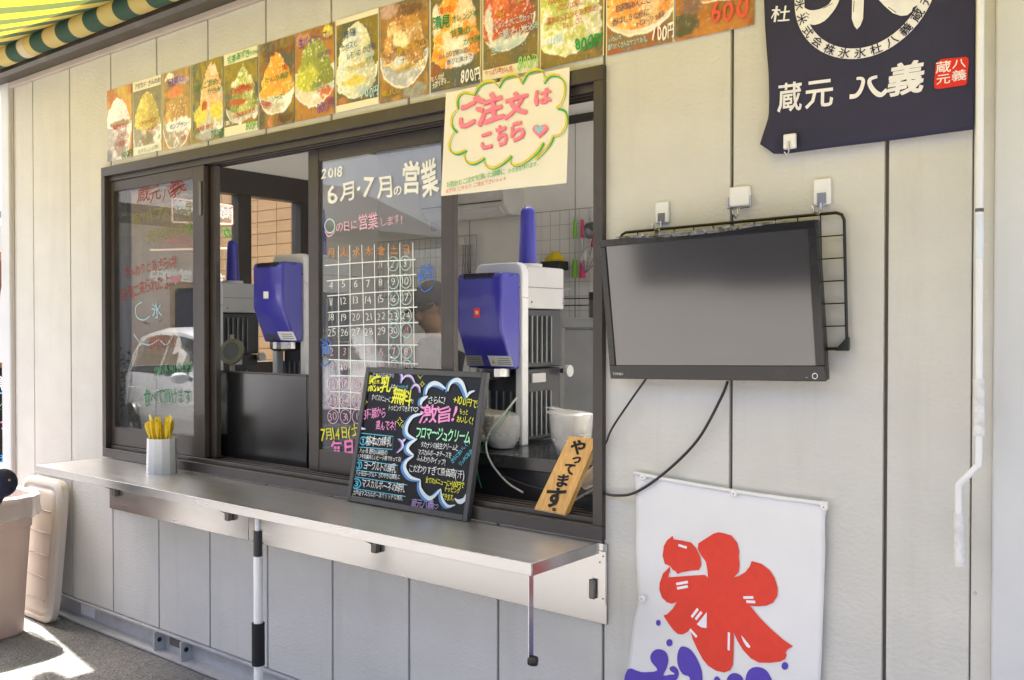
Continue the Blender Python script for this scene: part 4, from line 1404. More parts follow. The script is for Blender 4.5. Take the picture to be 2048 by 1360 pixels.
# ================================================================ television on a wire grid
gridp = thing('wire_grid', 'black wire grid panel hung on the wall behind the television', 'wire grid', P(1460, 700, -.02))
M_WIRE = mat('black_wire', (0.012, 0.012, 0.012), rough=0.45)
yg = -0.018
A_, Bq, Cq, Dq = P(1240, 466, yg), P(1688, 424, yg), P(1694, 697, yg), P(1252, 705, yg)
crn = [A_ + Vector((.0, 0, 0)), Bq, Cq, Dq]


def rc(p, q, r, d=0.02):
    return [q + (p - q).normalized() * d, q + ((p - q).normalized() + (r - q).normalized()) * d * 0.3, q + (r - q).normalized() * d]


pth = []
for i in range(4):
    pth += rc(crn[i - 1], crn[i], crn[(i + 1) % 4])
MB().tube(pth + [pth[0]], 0.0042, 8).build('frame_wire', M_WIRE, gridp, smooth=True)
for i in range(1, 6):
    f = i / 6.0
    a, b = crn[0].lerp(crn[3], f), crn[1].lerp(crn[2], f)
    MB().tube([a + Vector((0, .004, 0)), b + Vector((0, .004, 0))], 0.0019, 6).build('wire', M_WIRE, gridp)
for i in range(1, 11):
    f = i / 11.0
    a, b = crn[0].lerp(crn[1], f), crn[3].lerp(crn[2], f)
    MB().tube([a, b], 0.0019, 6).build('wire', M_WIRE, gridp)
cc = Cq
MB().prism([cc + Vector((.006, -.006, -.006)), cc + Vector((.006, -.006, .03)), cc + Vector((-.002, -.006, .026)), cc + Vector((-.022, -.006, .004)), cc + Vector((-.03, -.006, -.006))], (0, .012, 0)).build('corner_cap', M_BLACKPL, gridp, bevel=.002)

cTL, cTR, cBR, cBL = P(1198, 480, -.112), P(1632, 440, -.112), P(1652, 762, -.062), P(1222, 758, -.062)
tu = ((cTR - cTL) + (cBR - cBL)).normalized()
tv_ = ((cTL - cBL) + (cTR - cBR)).normalized()
tv_ = (tv_ - tu * tv_.dot(tu)).normalized()
tn = tu.cross(tv_).normalized()
tw, th = ((cTR - cTL).length + (cBR - cBL).length) / 2, ((cTL - cBL).length + (cTR - cBR).length) / 2
to = (cTL + cTR + cBR + cBL) / 4 - tu * tw / 2 - tv_ * th / 2
tv = thing('television', 'black flat screen television hung tilted forward on the wall', 'television', to + tu * tw / 2)


def tb(a0, a1, b0, b1, c0, c1):
    return MB().obox(to + tu * ((a0 + a1) / 2) + tv_ * ((b0 + b1) / 2) + tn * ((c0 + c1) / 2), tu * ((a1 - a0) / 2), tv_ * ((b1 - b0) / 2), tn * ((c1 - c0) / 2))


M_TVB = mat('tv_gloss', (0.010, 0.010, 0.011), rough=0.16, var=0.2, dirt=(0.03, 0.03, 0.03), dscale=8, damount=0.5)
M_SCR = mat('tv_screen', (0.030, 0.031, 0.035), rough=0.10, var=0.08, scale=3, spec=0.8, rvar=0.03, coat=1.0)
M_SCR.node_tree.nodes['Principled BSDF'].inputs['Coat IOR'].default_value = 1.66
tb(0, tw, 0, th, -0.030, -0.006).build('back_shell', M_TVB, tv, bevel=.004)
sl, sr, sb_, st_ = 0.020, 0.024, 0.040, 0.020
for a in ((0, tw, 0, sb_), (0, tw, th - st_, th), (0, sl, sb_ + .0005, th - st_ - .0005), (tw - sr, tw, sb_ + .0005, th - st_ - .0005)):
    tb(*a, -0.0055, 0.0025).build('bezel', M_TVB, tv, bevel=.0015)
tb(sl + .0005, tw - sr - .0005, sb_ + .0005, th - st_ - .0005, -0.0055, -0.002).build('screen', M_SCR, tv)
tb(tw * .2, tw * .8, th * .15, th * .75, -0.046, -0.0305).build('rear_housing', M_BLACKPL, tv, bevel=.01)
TP = Plane(to + tn * .0025, tu, tv_)
k = Ink(TP, off=0.0006, step=1e-5, seed=2, jit=0)
k.text('#c8c8c8', 'TOSHIBA', (1226, 750), (1247, 750), 5, .02)
k.ring('#d4e2e8', (1630, 752), 5, 5.5, 1.6)
k.stroke('#9a9a9a', [(1611, 755), (1616, 755)], 1.2, smooth=0)
k.build(tv, 'marking')
fm = MB()
rr_ = []
for i in range(30):
    f = i / 29
    a = 0.06 + f * (tw * .80)
    wv = 0.002 * math.sin(i * 1.7) + 0.001 * math.sin(i * 4.1)
    hgt = 0.024 * math.sin(math.pi * min(1, f * 1.05)) + 0.004
    rr_.append([to + tu * a + tv_ * (th + .004 - hgt * .5 + wv * .2) + tn * (.004 + .003 * math.sin(i * 2.3)),
                to + tu * a + tv_ * (th + .005 + wv) + tn * (.007 + .003 * math.sin(i * 1.1)),
                to + tu * a + tv_ * (th + .004 + wv) + tn * (-.010)])
fm.rings(rr_, closed=False)
fm.build('plastic_film', glass('film', (0.35, 0.35, 0.36), 0.18, 0.06, wave=45), tv, smooth=True)

# adhesive hooks
for (hx, hy, w, h, wide, lab) in ((1325, 425, .022, .052, 0, 'white narrow adhesive hook above the left end of the wire grid'), (1480, 393, .031, .046, 1, 'white square adhesive hook above the middle of the wire grid'), (1645, 384, .023, .058, 0, 'white narrow adhesive hook above the right end of the wire grid')):
    p = P(hx, hy, -0.006)
    hk = thing('wall_hook', lab, 'hook', p, 'adhesive hooks holding the wire grid')
    B(p.x - w, p.x + w, -0.012, -0.0005, p.z - h * .6, p.z + h * .6).build('plate', M_WHITEPL, hk, bevel=.005, seg=3)
    zb = p.z - h * .6
    if wide:
        MB().tube([(p.x - w - .002, -.010, p.z), (p.x - w - .002, -.013, zb - .004), (p.x - .004, -.014, zb - .006), (p.x, -.016, zb - .022), (p.x, -.030, zb - .034), (p.x - .004, -.042, zb - .024), (p.x - .004, -.044, zb - .012)], .0022, 6).build('wire_hook', M_STAIN2, hk)
        MB().tube([(p.x + w + .002, -.010, p.z), (p.x + w + .002, -.013, zb - .004), (p.x + .004, -.014, zb - .006), (p.x, -.016, zb - .022)], .0022, 6).build('wire_hook', M_STAIN2, hk)
    else:
        B(p.x - w * .5, p.x + w * .5, -.0145, -.0122, zb + .004, zb + h * .55).build('metal_tab', M_GREYHINGE if hx < 1400 else M_STAIN2, hk)
        MB().tube([(p.x, -.014, zb + .006), (p.x, -.014, zb - .012), (p.x - .004, -.024, zb - .024), (p.x - .010, -.038, zb - .018), (p.x - .012, -.042, zb - .004)], .0035, 6).build('hook_arm', M_STAIN2, hk)

# television cables running into the window
for pts, r, lab in (([(1292, 758, -.05), (1262, 800, -.03), (1225, 855, -.022), (1212, 885, -.024), (1200, 900, .0), (1190, 905, .11)], .0032, 'thin black cable from the left of the television to the window'),
                    ([(1455, 764, -.06), (1440, 800, -.03), (1395, 880, -.02), (1330, 945, -.02), (1270, 985, -.022), (1230, 991, -.026), (1200, 986, -.0), (1170, 992, .05)], .0042, 'thick black cable drooping from the television into the window')):
    w3 = [P(x, y, Y) for x, y, Y in pts]
    o = MB().tube(catmull(w3, 6), r, 8).build('power_cable', M_BLACKPL, None, smooth=True)
    tag(o, lab, 'cable', 'television cables')
    o.name = 'power_cable'

# ================================================================ cloth banners
def cloth_noise(seed, amp, fx=2.2, fy=1.1):
    r = random.Random(seed)
    ph = [r.uniform(0, 6.28) for _ in range(8)]

    def f(a, b):
        return amp * (0.5 * math.sin(a * 9 * fx / 2 + 2.2 * math.sin(b * 3 * fy + ph[0]) + ph[1]) + 0.3 * math.sin(a * 23 + b * 7 + ph[2]) + 0.3 * math.sin(b * 11 * fy - a * 6 + ph[3]))
    return f


def cloth(name, m, parent, plane, left, right, bot, z1, n=40, mrows=44):
    """left/right: x of the two edges as functions of z; bot: z of the lower edge as a function of s"""
    rows = []
    for j in range(mrows + 1):
        row = []
        for i in range(n + 1):
            s = i / n
            z = bot(s) + (z1(s) - bot(s)) * j / mrows
            x = left(z) * (1 - s) + right(z) * s
            row.append(plane.w(x, z))
        rows.append(row)
    mb = MB().rings(rows, closed=False)
    o = mb.build(name, m, parent, smooth=True)
    sd = o.modifiers.new('thickness', 'SOLIDIFY')
    sd.thickness = 0.0012
    sd.offset = -1
    return o


def interp(tab):
    tab = sorted(tab)

    def f(z):
        if z <= tab[0][0]:
            return tab[0][1]
        for (a, b), (c, d) in zip(tab, tab[1:]):
            if z <= c:
                return b + (d - b) * (z - a) / (c - a)
        return tab[-1][1]
    return f


# white flag with the red character for ice
cn0 = cloth_noise(4, 0.009)
cn = lambda a, b: cn0(a, b) + 0.0022 * math.sin(38 * (a * .55 - b) + 2) * max(0, min(1, (b - .85) * 5)) + 0.0016 * math.sin(46 * (a * .7 + b)) * max(0, min(1, (b - .8) * 4))
WBp = Plane((0, -0.014, 0), disp=lambda a, b: cn(a, b) * min(1, max(0.15, (1.1 - b) * 5)))
flag = thing('ice_flag', 'white cloth flag with a big red brush character and purple waves', 'flag', P(1460, 1340, 0))
lw_ = interp([(P(x, y).z, P(x, y).x) for x, y in ((1256, 1360), (1258, 1330), (1268, 1240), (1279, 1205), (1279, 1100), (1277, 980), (1274, 944))] + [(0.25, -1.50)])
rw_ = interp([(P(x, y).z, P(x, y).x) for x, y in ((1644, 1360), (1648, 1300), (1655, 1100), (1654, 1035), (1660, 1006))] + [(0.25, -0.90)])
zt0, zt1 = P(1274, 942).z, P(1660, 1003).z
cloth('cloth', mat('flag_cloth', (0.86, 0.86, 0.87), rough=0.75, var=0.04, scale=4, trans=0.1, bump=0.12, bscale=700), flag, WBp, lw_, rw_, lambda s: 0.28, lambda s: zt0 + (zt1 - zt0) * s - 0.006 * math.sin(math.pi * s))
MB().tube([WBp.w(lw_(zt0) + (rw_(zt1) - lw_(zt0)) * s, zt0 + (zt1 - zt0) * s - 0.006 * math.sin(math.pi * s) - .004, .003) for s in [i / 16 for i in range(17)]], .0055, 8).build('hem', MATS['flag_cloth'], flag, smooth=True)
for x, y in ((1286, 954), (1468, 987), (1648, 1014), (1284, 1197)):
    p = P(x, y, -.022)
    g = MB().lathe([(.0001, .003), (.008, .003), (.0110, 0), (.0001, 0)], p, 16, ax=(0, -1, 0)).build('grommet', M_WHITEPL, flag, smooth=True)
    MB().lathe([(.0001, 0.0045), (.0018, .0045), (.0018, 0.001)], p, 8, ax=(0, -1, 0)).build('pin', M_GREYHINGE, g)
k = Ink(WBp, off=0.0022, step=1e-5, refine=0.022)
T = lambda L: [(1220 + x / 3.09, 920 + y / 3.09) for x, y in L]
RED, VIO = '#e04434', '#5a48b4'
k.poly(RED, T([(388, 468), (395, 490), (440, 497), (500, 510), (530, 545), (555, 600), (560, 650), (545, 682), (500, 685), (440, 695), (415, 705), (400, 685), (388, 680), (372, 656), (340, 640), (328, 590), (335, 530), (355, 495)]))
k.poly(RED, T([(372, 657), (330, 700), (308, 760), (305, 800), (320, 850), (350, 880), (380, 890), (410, 878), (385, 920), (350, 955), (328, 962), (345, 990), (365, 1020), (388, 1050), (415, 1075), (445, 1080), (475, 1065), (490, 1050), (510, 1110), (540, 1170), (575, 1230), (610, 1270), (660, 1300), (710, 1310), (750, 1295), (765, 1260), (768, 1200), (768, 1062), (790, 1110), (830, 1170), (880, 1220), (930, 1245), (1000, 1247), (1060, 1240), (1090, 1225), (1098, 1200), (1090, 1185), (1105, 1165), (1135, 1148), (1080, 1110), (1000, 1040), (930, 970), (870, 898), (920, 902), (970, 898), (1010, 880), (1035, 840), (1038, 790), (1020, 730), (990, 680), (940, 640), (880, 622), (868, 655), (840, 690), (800, 715), (766, 725), (800, 690), (805, 640), (800, 600), (803, 560), (790, 510), (755, 465), (710, 452), (675, 445), (640, 455), (600, 480), (545, 515), (540, 550), (560, 590), (590, 630), (598, 680), (602, 730), (580, 712), (540, 715), (480, 718), (420, 722), (358, 725), (370, 690)]))
for c, pl in ((VIO, [(105, 1295), (190, 1314), (290, 1302), (250, 1250), (245, 1210), (270, 1178), (310, 1172), (345, 1190), (360, 1230), (352, 1280), (330, 1330), (370, 1325), (405, 1320), (375, 1300), (372, 1280), (400, 1272), (428, 1300), (425, 1340), (390, 1380), (320, 1420), (100, 1420)]),
              (VIO, [(445, 1152), (425, 1175), (417, 1220), (425, 1270), (455, 1320), (500, 1340), (505, 1420), (575, 1420), (577, 1340), (565, 1280), (530, 1210), (490, 1165)]),
              (VIO, [(640, 1420), (650, 1345), (672, 1335), (690, 1360), (700, 1420)]), (VIO, [(725, 1420), (732, 1340), (770, 1312), (815, 1325), (835, 1360), (840, 1420)]),
              (VIO, [(850, 1420), (848, 1340), (870, 1290), (915, 1272), (965, 1285), (1000, 1330), (1020, 1420)])):
    k.poly(c, T(pl), 3)
k.poly(VIO, T([(95, 1424), (300, 1430), (600, 1424), (900, 1432), (1120, 1424), (1290, 1440), (1280, 1640), (90, 1640)]))
for (x, y, a, b) in ((295, 1008, 15, 19), (366, 1130, 20, 23), (1087, 1268, 20, 24)):
    k.poly(VIO, T([(x + a * math.cos(t * .524), y + b * math.sin(t * .524)) for t in range(12)]))
for a, b in (((407, 768), (476, 756)), ((412, 795), (476, 783)), ((828, 848), (890, 847)), ((847, 873), (902, 875)), ((422, 526), (473, 542)), ((500, 974), (538, 922)), ((524, 988), (560, 942)), ((737, 1064), (737, 1174)), ((490, 1048), (534, 1095))):
    k.stroke('#eef0f8', T([a, b]), 5.2, smooth=0)
k.poly('#eef0f8', T([(593, 943), (532, 1017), (560, 1036), (593, 1041)]))
k.poly('#eef0f8', T([(816, 1078), (835, 1098), (862, 1128), (877, 1148), (868, 1157), (850, 1146), (830, 1115)]))
k.build(flag, 'print')

# navy hanging cloth
cn2 = cloth_noise(9, 0.008, 1.4)
NBp = Plane((0, -0.022, 0), disp=lambda a, b: cn2(a, b) + 0.010 * math.exp(-((a + 1.022) / 0.012) ** 2))
noren = thing('navy_banner', 'navy hanging cloth with white brush emblem, lettering and a red seal', 'banner', P(1740, 300, 0))
ln_ = interp([(P(x, y).z, P(x, y).x) for x, y in ((1560, 308), (1527, 290), (1536, 262), (1545, 235), (1546, 190), (1545, 150), (1541, 110), (1537, 60), (1534, 0))] + [(2.95, -1.055)])
rn_ = lambda z: P(1951, 262).x
zb0, zb1 = P(1560, 309).z, P(1951, 262).z
zb_ = interp([(0, P(1527, 291).z), (0.08, zb0 - .002), (0.16, P(1600, 307).z), (1.0, zb1)])
cloth('cloth', mat('navy_cloth', (0.034, 0.033, 0.070), rough=0.75, var=0.18, scale=5, spec=0.35, bump=0.15, bscale=600), noren, NBp, lambda z: P(1527, 290).x if z < P(1527, 290).z else ln_(z), rn_, zb_, lambda s: 2.86, 50, 50)
k = Ink(NBp, off=0.0022, step=1e-5, refine=0.022, jit=0)
NW = '#e6e6ea'
T = lambda L: [(1530 + x / 4.386, y / 4.386) for x, y in L]
k.poly(NW, T([(690, -120), (650, 30), (600, 115), (530, 192), (450, 226), (400, 216), (383, 180), (345, 130), (338, 92), (345, 70), (400, 96), (470, 92), (540, 62), (590, 10), (610, -120)]), 2)
k.poly(NW, T([(760, -420), (772, 0), (768, 170), (788, 230), (812, 262), (842, 230), (866, 170), (876, 0), (884, -420)]))
k.poly(NW, T([(930, -130), (1005, 5), (1060, 62), (1130, 122), (1200, 146), (1255, 140), (1292, 110), (1305, 72), (1400, 22), (1450, -10), (1300, -20), (1150, -100), (1000, -180)]))
for a, b in (((520, 80), (600, 35)), ((1090, 70), (1160, 118)), ((790, 10), (782, 110)), ((360, 110), (400, 140)), ((350, 130), (395, 165))):
    k.stroke('#2a2440', T([a, b]), 1.3, smooth=0)
pa, pb, pc_ = (NBp.px(T([q])[0]) for q in ((270, 0), (760, 521), (1470, 0)))
ax_, ay_ = pa
D_ = 2 * (pa.x * (pb.y - pc_.y) + pb.x * (pc_.y - pa.y) + pc_.x * (pa.y - pb.y))
ux = ((pa.length_squared) * (pb.y - pc_.y) + pb.length_squared * (pc_.y - pa.y) + pc_.length_squared * (pa.y - pb.y)) / D_
uy = ((pa.length_squared) * (pc_.x - pb.x) + pb.length_squared * (pa.x - pc_.x) + pc_.length_squared * (pb.x - pa.x)) / D_
RAD = (pa - Vector((ux, uy))).length
rw2 = 0.026
k.stroke(NW, [(ux + (RAD - rw2 / 2) * math.cos(t), uy + (RAD - rw2 / 2) * math.sin(t)) for t in [i * math.pi / 30 for i in range(60)]], rw2, True, 0, uv=True)
k2 = Ink(NBp, off=0.0032, step=1e-5, jit=0)
for i, ch in enumerate('氷米式会株氷氷杜八義蔵元'):
    t = math.pi * (1.02 + i * 0.078)
    c = Vector((ux + (RAD - rw2 * .5) * math.cos(t), uy + (RAD - rw2 * .5) * math.sin(t)))
    tg = Vector((-math.sin(t), math.cos(t)))
    nr = Vector((math.cos(t), math.sin(t)))
    a0 = c - tg * .0135 + nr * .0115
    k2.text('#2a2440', ch, a0, a0 + tg * .027, .023, .012, uv=True)
k.text(NW, '杜', (1547, 47), (1581, 44), 30, .01)
k.text(NW, '蔵', (1560, 224), (1604, 219), 52, .018)
k.text(NW, '元', (1615, 218), (1667, 212), 54, .022)
T = lambda L: [(1530 + x / 4.386, y / 4.386) for x, y in L]
k.stroke(NW, T([(805, 690), (850, 690), (862, 720), (840, 790), (800, 840), (745, 850)]), 8, wprof=lambda t: 0.7 + .5 * t)
k.stroke(NW, T([(985, 672), (930, 690), (915, 720), (935, 770), (975, 815), (1020, 830), (1070, 785)]), 8, wprof=lambda t: 1.25 - .7 * abs(t - .7))
k.text(NW, '義', (1781, 192), (1848, 182), 58, .04, slant=0.1)
SEAL = '#dc3228'
k.poly(SEAL, T([(1520, 540), (1545, 520), (1760, 496), (1782, 510), (1785, 540), (1772, 720), (1760, 745), (1530, 782), (1495, 778), (1484, 750), (1500, 560)]))
k2.text('#f4e6e4', '蔵', (1874, 147), (1902, 143), 21, .014)
k2.text('#f4e6e4', '元', (1874, 170), (1902, 166), 19, .014)
k2.text('#f4e6e4', '八', (1905, 138), (1933, 134), 18, .014)
k2.text('#f4e6e4', '義', (1905, 163), (1933, 159), 20, .014)
k.build(noren, 'print')
k2.build(noren, 'print')
p = P(1580, 283, -.034)
hk = thing('banner_hook', 'small white adhesive hook at the lower left corner of the navy cloth', 'hook', p)
B(p.x - .017, p.x + .017, -.040, -.028, p.z - .020, p.z + .020).build('plate', M_WHITEPL, hk, bevel=.004, seg=3)
MB().tube([(p.x, -.042, p.z), (p.x + .001, -.043, p.z - .028), (p.x - .004, -.046, p.z - .036), (p.x - .009, -.05, p.z - .028)], .0022, 6).build('hook_arm', M_STAIN2, hk)

# ================================================================ inside the kiosk
M_BLUE = mat('machine_blue', (0.040, 0.038, 0.36), rough=0.28, rvar=0.02, var=0.04, spec=0.5, coat=0.3)
M_CASE = mat('machine_white', (0.70, 0.71, 0.72), rough=0.35, var=0.04)
M_CASEG = mat('machine_grey', (0.50, 0.50, 0.50), rough=0.4, var=0.05)
M_MBLK = mat('machine_black', (0.03, 0.03, 0.032), rough=0.45)
M_SLAT = mat('machine_slat', (0.22, 0.23, 0.24), rough=0.35, metal=0.4)
CT = 1.100
wb = thing('work_counter', 'black work counter just inside the serving window', 'counter', (-3.1, 0.45, FLZ))
M_WBT = mat('work_top', (0.035, 0.035, 0.036), rough=0.25, var=0.3)
B(-5.3, -1.61, 0.135, 0.80, CT - 0.045, CT).build('worktop', M_WBT, wb, bevel=.003)
B(-5.3, -1.61, 0.165, 0.78, FLZ, CT - 0.046).build('cabinet', mat('cabinet', (0.03, 0.029, 0.03), rough=0.4), wb)
for x in (-4.6, -3.9, -3.2, -2.5, -1.9):
    B(x - .004, x + .004, 0.160, 0.1648, FLZ + .05, CT - .06).build('door_gap', M_BLACKPL, wb)


def machine(label, loc):
    t = thing('ice_shaver', label, 'ice shaver', (0, 0, 0), 'blue ice shaving machines behind the window')
    W = 0.217
    pr = [(.113, .652), (.012, .652), (0, .638), (0, .447), (.064, .292), (.113, .292)]
    cv = MB().prism([(-W, y, z) for y, z in pr], (W, 0, 0)).build('front_cover', M_BLUE, t, bevel=.010, seg=3)
    for i in range(17):
        x = -W + .034 + i * .0087
        B(x, x + .0045, -.0012, .010, .628, .650).build('vent_slot', M_BLACKPL, cv)
    for x0, x1 in ((-.228, -.196), (-.024, .008)):
        B(x0, x1, .116, .156, 0, .56).build('column', M_CASE, t, bevel=.004)
    pr2 = [(-.228, .5605), (.008, .5605), (.008, .655), (-.002, .682), (-.022, .694), (-.198, .694), (-.218, .682), (-.228, .655)]
    MB().prism([(x, .116, z) for x, z in pr2], (0, .040, 0)).build('arch', M_CASE, t, bevel=.004)
    # rear gear case with a rounded back
    pts = [(-.205, .157), (-.003, .157), (-.003, .38)]
    pts += [(-.003 - .101 * (1 - math.cos(a)), .38 + .075 * math.sin(a)) for a in [i * math.pi / 8 for i in range(1, 8)]] + [(-.205, .38)]
    MB().prism([(x, y, .520) for x, y in pts], (0, 0, .162)).build('gear_case', M_CASEG, t, bevel=.008)
    for x, z in ((-.212, .60), (-.008, .60), (-.212, .03), (-.008, .03)):
        MB().lathe([(.0001, .002), (.0045, .0015), (.0055, 0)], (x, .1158, z), 10, ax=(0, -1, 0)).build('screw', M_SLAT, t)
    B(-.0029, -.0005, .158, .445, .600, .603).build('seam', M_SLAT, t)
    for y in (.19, .40):
        MB().lathe([(.0001, .002), (.0045, .0015), (.0055, 0)], (-.0029, y, .545), 10, ax=(1, 0, 0)).build('screw', M_SLAT, t)
    hs = B(-.200, -.012, .158, .400, .292, .519).build('motor_housing', M_MBLK, t, bevel=.006)
    lh = B(-.196, -.014, .158, .395, .012, .288).build('lower_housing', M_MBLK, t, bevel=.006)
    for i in range(5):
        y = .190 + i * .031
        B(-.0118, -.002, y, y + .006, .312, .492).build('fin', M_SLAT, hs)
        B(-.0138, -.004, y, y + .006, .030, .200).build('fin', M_SLAT, lh)
        B(-.185 + i * .036, -.178 + i * .036, .150, .1578, .03, .20).build('fin', M_SLAT, lh)
    B(-.0138, -.006, .20, .285, .235, .270).build('rating_plate', M_CASEG, lh)
    MB().lathe([(.0001, 0), (.058, 0), (.058, .016), (.0001, .016)], (-.10, .29, .6825), 24).build('tower_ring', M_CASE, t)
    MB().lathe([(.0001, 0), (.036, 0), (.034, .08), (.031, .16), (.0285, .205), (.024, .218), (.013, .226), (.0001, .228)], (-.10, .29, .699), 20).build('spindle_cover', M_BLUE, t, smooth=True)
    MB().tube([(-.005, .385, .275), (.022, .385, .275)], .010, 10).build('knob_shaft', M_MBLK, t)
    MB().tube([(.022, .385, .275), (.040, .385, .275)], .024, 12).build('knob', M_CASEG, t)
    MB().lathe([(.0001, .292), (.07, .292), (.07, .262), (.05, .25), (.0001, .25)], (-.11, .1, 0), 20).build('blade_plate', M_STAIN2, t)
    B(-.215, -.005, .05, .156, 0, .02).build('foot_plate', M_MBLK, t, bevel=.004)
    MB().lathe([(.0001, .021), (.085, .021), (.09, .03), (.0001, .034)], (-.11, .07, 0), 24).build('bowl_stage', M_CASEG, t)
    return t


m_r = machine('blue ice shaver with a red emblem behind the open right window', None)
m_m = copy_tree(m_r)
m_l = copy_tree(m_r)
m_r.location = (-2.186, 0.25, CT)
m_m.location = (-3.395, 0.20, CT + 0.088)
m_l.location = (P(465, 500, .71).x + .10, 0.42, P(465, 480, .71).z - .927)
m_m['label'] = 'blue ice shaver with a plain white sticker in the middle opening'
m_l['label'] = 'ice shaver half hidden at the left, its blue spindle cover standing free'
for o, L in ((m_r, m_r.location), (m_m, m_m.location), (m_l, m_l.location)):
    ORG[o.name] = Vector(L)
st_ = thing('machine_plinth', 'low dark plinth under the middle ice shaver', 'plinth', (-3.5, .4, CT))
B(-3.66, -3.37, 0.20, 0.62, CT + .0005, CT + .087).build('block', M_MBLK, st_, bevel=.004)
# emblem and stickers
FPm = Plane((0, 0.2495, 0))
k = Ink(FPm, off=.0006, step=1e-5, jit=0)
k.poly('#e2452e', [(947, 617), (960, 616), (960, 634), (948, 635)])
for a in range(3):
    t = a * math.pi / 3 + .5
    k.stroke('#f4e4e0', [(953.7 - 4 * math.cos(t), 625 - 5 * math.sin(t)), (953.7 + 4 * math.cos(t), 625 + 5 * math.sin(t))], 1.4, smooth=0)
yl = .25 + .064 - .012
slp = Vector((0, .064, -.155)).normalized()
FPl = Plane((0, .25 + .0636, CT + .293), (1, 0, 0), (-slp).normalized())
k.build(m_r, 'emblem')
k = Ink(FPl, off=.0008, step=1e-5, jit=.2)
k.poly('#9c9a94', [(931, 711), (963, 711), (968, 731), (935, 731)])
k.poly('#e4e6e6', [(975, 711), (1022, 712), (1028, 733), (983, 732)])
k.poly('#d8c22a', [(986, 719), (983, 727), (991, 727)])
for i in range(4):
    k.stroke('#55585c', [(996, 717 + i * 3.6), (1019 + i, 717.5 + i * 3.6)], 1.1, smooth=0)
    k.stroke('#55585c', [(937 + i, 715 + i * 3.8), (960 + i, 715 + i * 3.8)], 1.1, smooth=0)
k.build(m_r, 'sticker')
k = Ink(Plane((0, .1995, 0)), off=.0006, step=1e-5, jit=0)
k.poly('#e8e8e0', [(527, 583), (537, 583), (537, 597), (527, 597)])
k.build(m_m, 'sticker')
FPl2 = Plane((0, .20 + .0636, CT + .088 + .293), (1, 0, 0), (-slp).normalized())
k = Ink(FPl2, off=.0008, step=1e-5, jit=.2)
k.poly('#dcdedc', [(554, 663), (586, 663), (594, 681), (562, 680)])
for i in range(3):
    k.stroke('#55585c', [(562 + i * 2, 668 + i * 4), (584 + i * 2, 668.5 + i * 4)], 1.1, smooth=0)
k.poly('#4a4a52', [(530, 668), (551, 668), (556, 679), (536, 679)])
k.build(m_m, 'sticker')

# black splash board in the middle opening
sb0, sb1 = P(428, 745, .128), P(619, 752, .128)
spl = thing('splash_board', 'glossy black splash board standing in the middle window opening', 'board', ((sb0.x + sb1.x) / 2, .128, WZ0 + .06))
B(sb0.x, sb1.x, .112, .130, WZ0 + .05, sb1.z).build('panel', mat('splash_black', (0.016, 0.016, 0.017), rough=0.22, var=0.25, scale=3), spl, bevel=.002)
B(sb0.x, sb1.x, .1105, .131, sb1.z + .0005, sb1.z + .006).build('edge_strip', M_BRONZE, spl)

# dial scale behind the splash board
sc = thing('dial_scale', 'small round dial tilted on a white base behind the splash board', 'scale', P(480, 745, .36))
pb = P(478, 735, .36)
B(pb.x - .10, pb.x + .12, .28, .44, CT + .001, CT + .04).build('lower_base', mat('wood_tray', (0.30, 0.20, 0.13), rough=.5), sc, bevel=.004)
MB().prism([(pb.x - .08, .30, CT + .041), (pb.x + .11, .30, CT + .041), (pb.x + .11, .30, CT + .095), (pb.x - .06, .30, CT + .075)], (0, .11, 0)).build('base', mat('cream_plastic', (.66, .63, .55), rough=.4), sc, bevel=.01, seg=3)
dp = P(464, 703, .35)
ax_d = Vector((0.35, -0.85, 0.25)).normalized()
dl = MB().lathe([(.0001, -.012), (.058, -.012), (.066, -.006), (.066, .006), (.060, .010), (.0001, .008)], dp, 28, ax=ax_d, ).build('dial', mat('dial_rim', (.30, .30, .22), rough=.4), sc, smooth=True)
MB().lathe([(.0001, .0095), (.054, .0095)], dp, 28, ax=ax_d).build('dial_face', mat('dial_face', (.16, .17, .17), rough=.25), dl)
MB().tube([dp + Vector((0, 0, .062)), dp + Vector((0, 0, .084))], .010, 10).build('top_knob', M_CASEG, sc)
MB().tube([dp - Vector((0, 0, .06)), Vector((dp.x + .012, dp.y, CT + .07))], .012, 10).build('neck', M_CASEG, sc)

# foam bowls in plastic bags
M_FOAM = mat('foam_white', (0.80, 0.79, 0.76), rough=0.55, var=0.04)
M_BAG = glass('clear_bag', (0.95, 0.95, 0.94), 0.06, 0.22, wave=40, haze=0.30)


def bowl_prof(r, h):
    return [(.0001, .002), (r * .55, .0), (r * .62, .004), (r * .9, h * .7), (r, h), (r * 1.02, h + .003), (r * .97, h + .003), (r * .86, h * .7), (r * .58, .010), (.0001, .008)]


